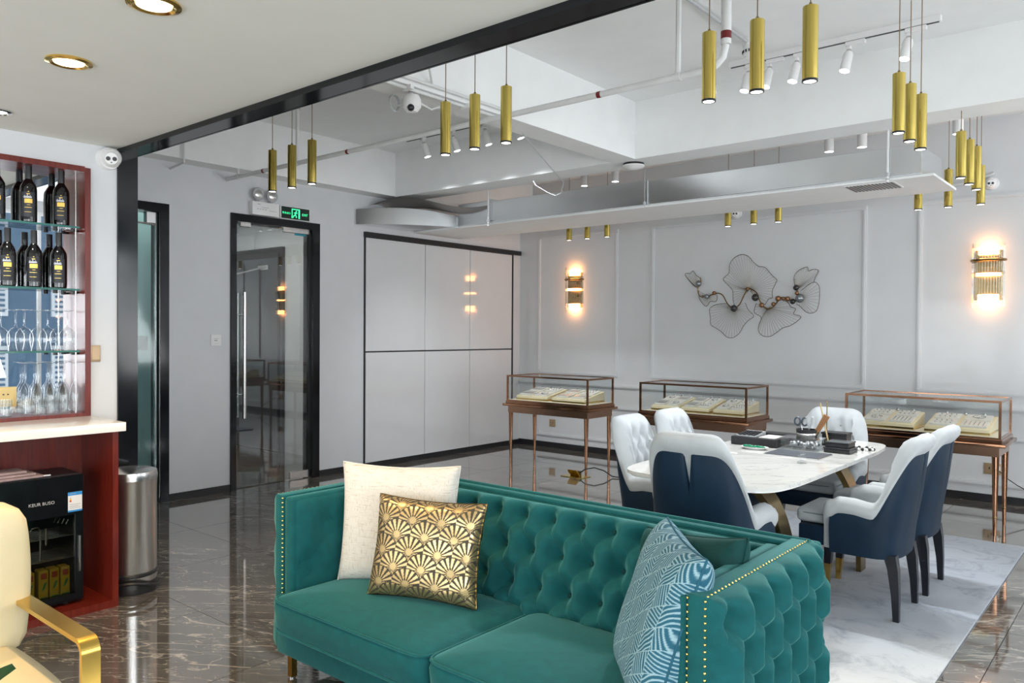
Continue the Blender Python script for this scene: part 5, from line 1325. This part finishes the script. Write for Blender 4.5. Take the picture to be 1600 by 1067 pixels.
def softbox(x0, x1, y0, y1, z0, z1, bul, nm, pip=True):
    q = MB().box(x0, x1, y0, y1, z0, z1); bmesh.ops.subdivide_edges(q.bm, edges=list(q.bm.edges), cuts=9, use_grid_fill=True)
    c = Vector(((x0+x1)/2, (y0+y1)/2, (z0+z1)/2)); hx, hy, hz = (x1-x0)/2, (y1-y0)/2, (z1-z0)/2
    for v in q.bm.verts:
        u, w, s = (v.co.x-c.x)/hx, (v.co.y-c.y)/hy, (v.co.z-c.z)/hz
        k = .965+.035*(1-(abs(u)*abs(w)*abs(s)))
        m2 = (1-u*u*.999)*(1-w*w*.999) if abs(s) > .99 else (1-w*w)*(1-s*s) if abs(u) > .99 else (1-u*u)*(1-s*s)
        nrm_ = Vector((0, 0, s)) if abs(s) > .99 else Vector((u, 0, 0)) if abs(u) > .99 else Vector((0, w, 0))
        r4 = (abs(u)**12+abs(w)**12+abs(s)**12)**(1/12); r4 = max(1, r4)
        v.co = c+Vector((u*hx/r4**.8, w*hy/r4**.8, s*hz/r4**.8))+nrm_*bul*m2*.9
    return P(nm, q, m_cream, ac, ang=80)
softbox(-2.50, -2.02, AY0+.005, AY1-.002, .345, .495, .03, 'seat_cushion')
bk = MB(); 
b_ = softbox(-2.56, -2.39, AY0-.015, AY1+.03, .47, .865, .03, 'back_cushion')
P('back_rest', MB().box(XK, XK+.045, AY0, AY1, .306, .80).bevel(.015, 2), m_cream, ac)

# ================================================================== PLANT (only leaf tips in view)
pl = T('potted_plant', 'leafy potted plant at the bottom left corner of the picture', 'plant', (-1.47, .29, 0))
P('pot', MB().lathe([(0, .002), (.10, .002), (.13, .26), (.135, .28), (.12, .28), (.115, .25), (0, .25)], (-1.47, .29, 0), 28), m_white, pl)
P('soil', MB().lathe([(0, .251), (.114, .251)], (-1.47, .29, 0), 24), M('soil', (.03, .02, .013), .9), pl)
tips = [(-1.40, .425, .800, (.02, .10, .06)), (-1.38, .43, .765, (.04, .10, .0)), (-1.43, .40, .79, (-.06, .08, .05)), (-1.345, .36, .79, (.08, .06, -.02)), (-1.47, .25, .82, (-.08, -.06, .05)), (-1.38, .22, .80, (.08, -.1, .0)), (-1.52, .36, .80, (-.1, .06, .0)), (-1.42, .32, .86, (0, .02, .1)), (-1.50, .20, .75, (-.1, -.1, -.02))]
for i, (x, y, z, d) in enumerate(tips):
    d = Vector(d).normalized(); base = Vector((x, y, z))-d*.085
    P('stem', MB().tube([(-1.47+.012*cos(i), .29+.012*sin(i), .25), (-1.47+.4*(base.x+1.47), .29+.4*(base.y-.29), .55), tuple(base)], .004, 6), m_leaf, pl)
    side = d.cross(Vector((0, 0, 1))).normalized(); upn = side.cross(d).normalized()
    q = MB()
    def lf_(u, v):
        w = .034*sin(pi*min(1, u*.97+.03))**.8*(1-.25*u); s = (v-.5)*2
        return base+d*(u*.105)+side*(s*w)+upn*(.018*sin(u*2.6)-.01*abs(s)+.002)
    q.grid(lf_, 12, 7); q.grid(lambda u, v: lf_(u, 1-v)-upn*.0012, 12, 7); P('leaf', q, m_leaf, pl)
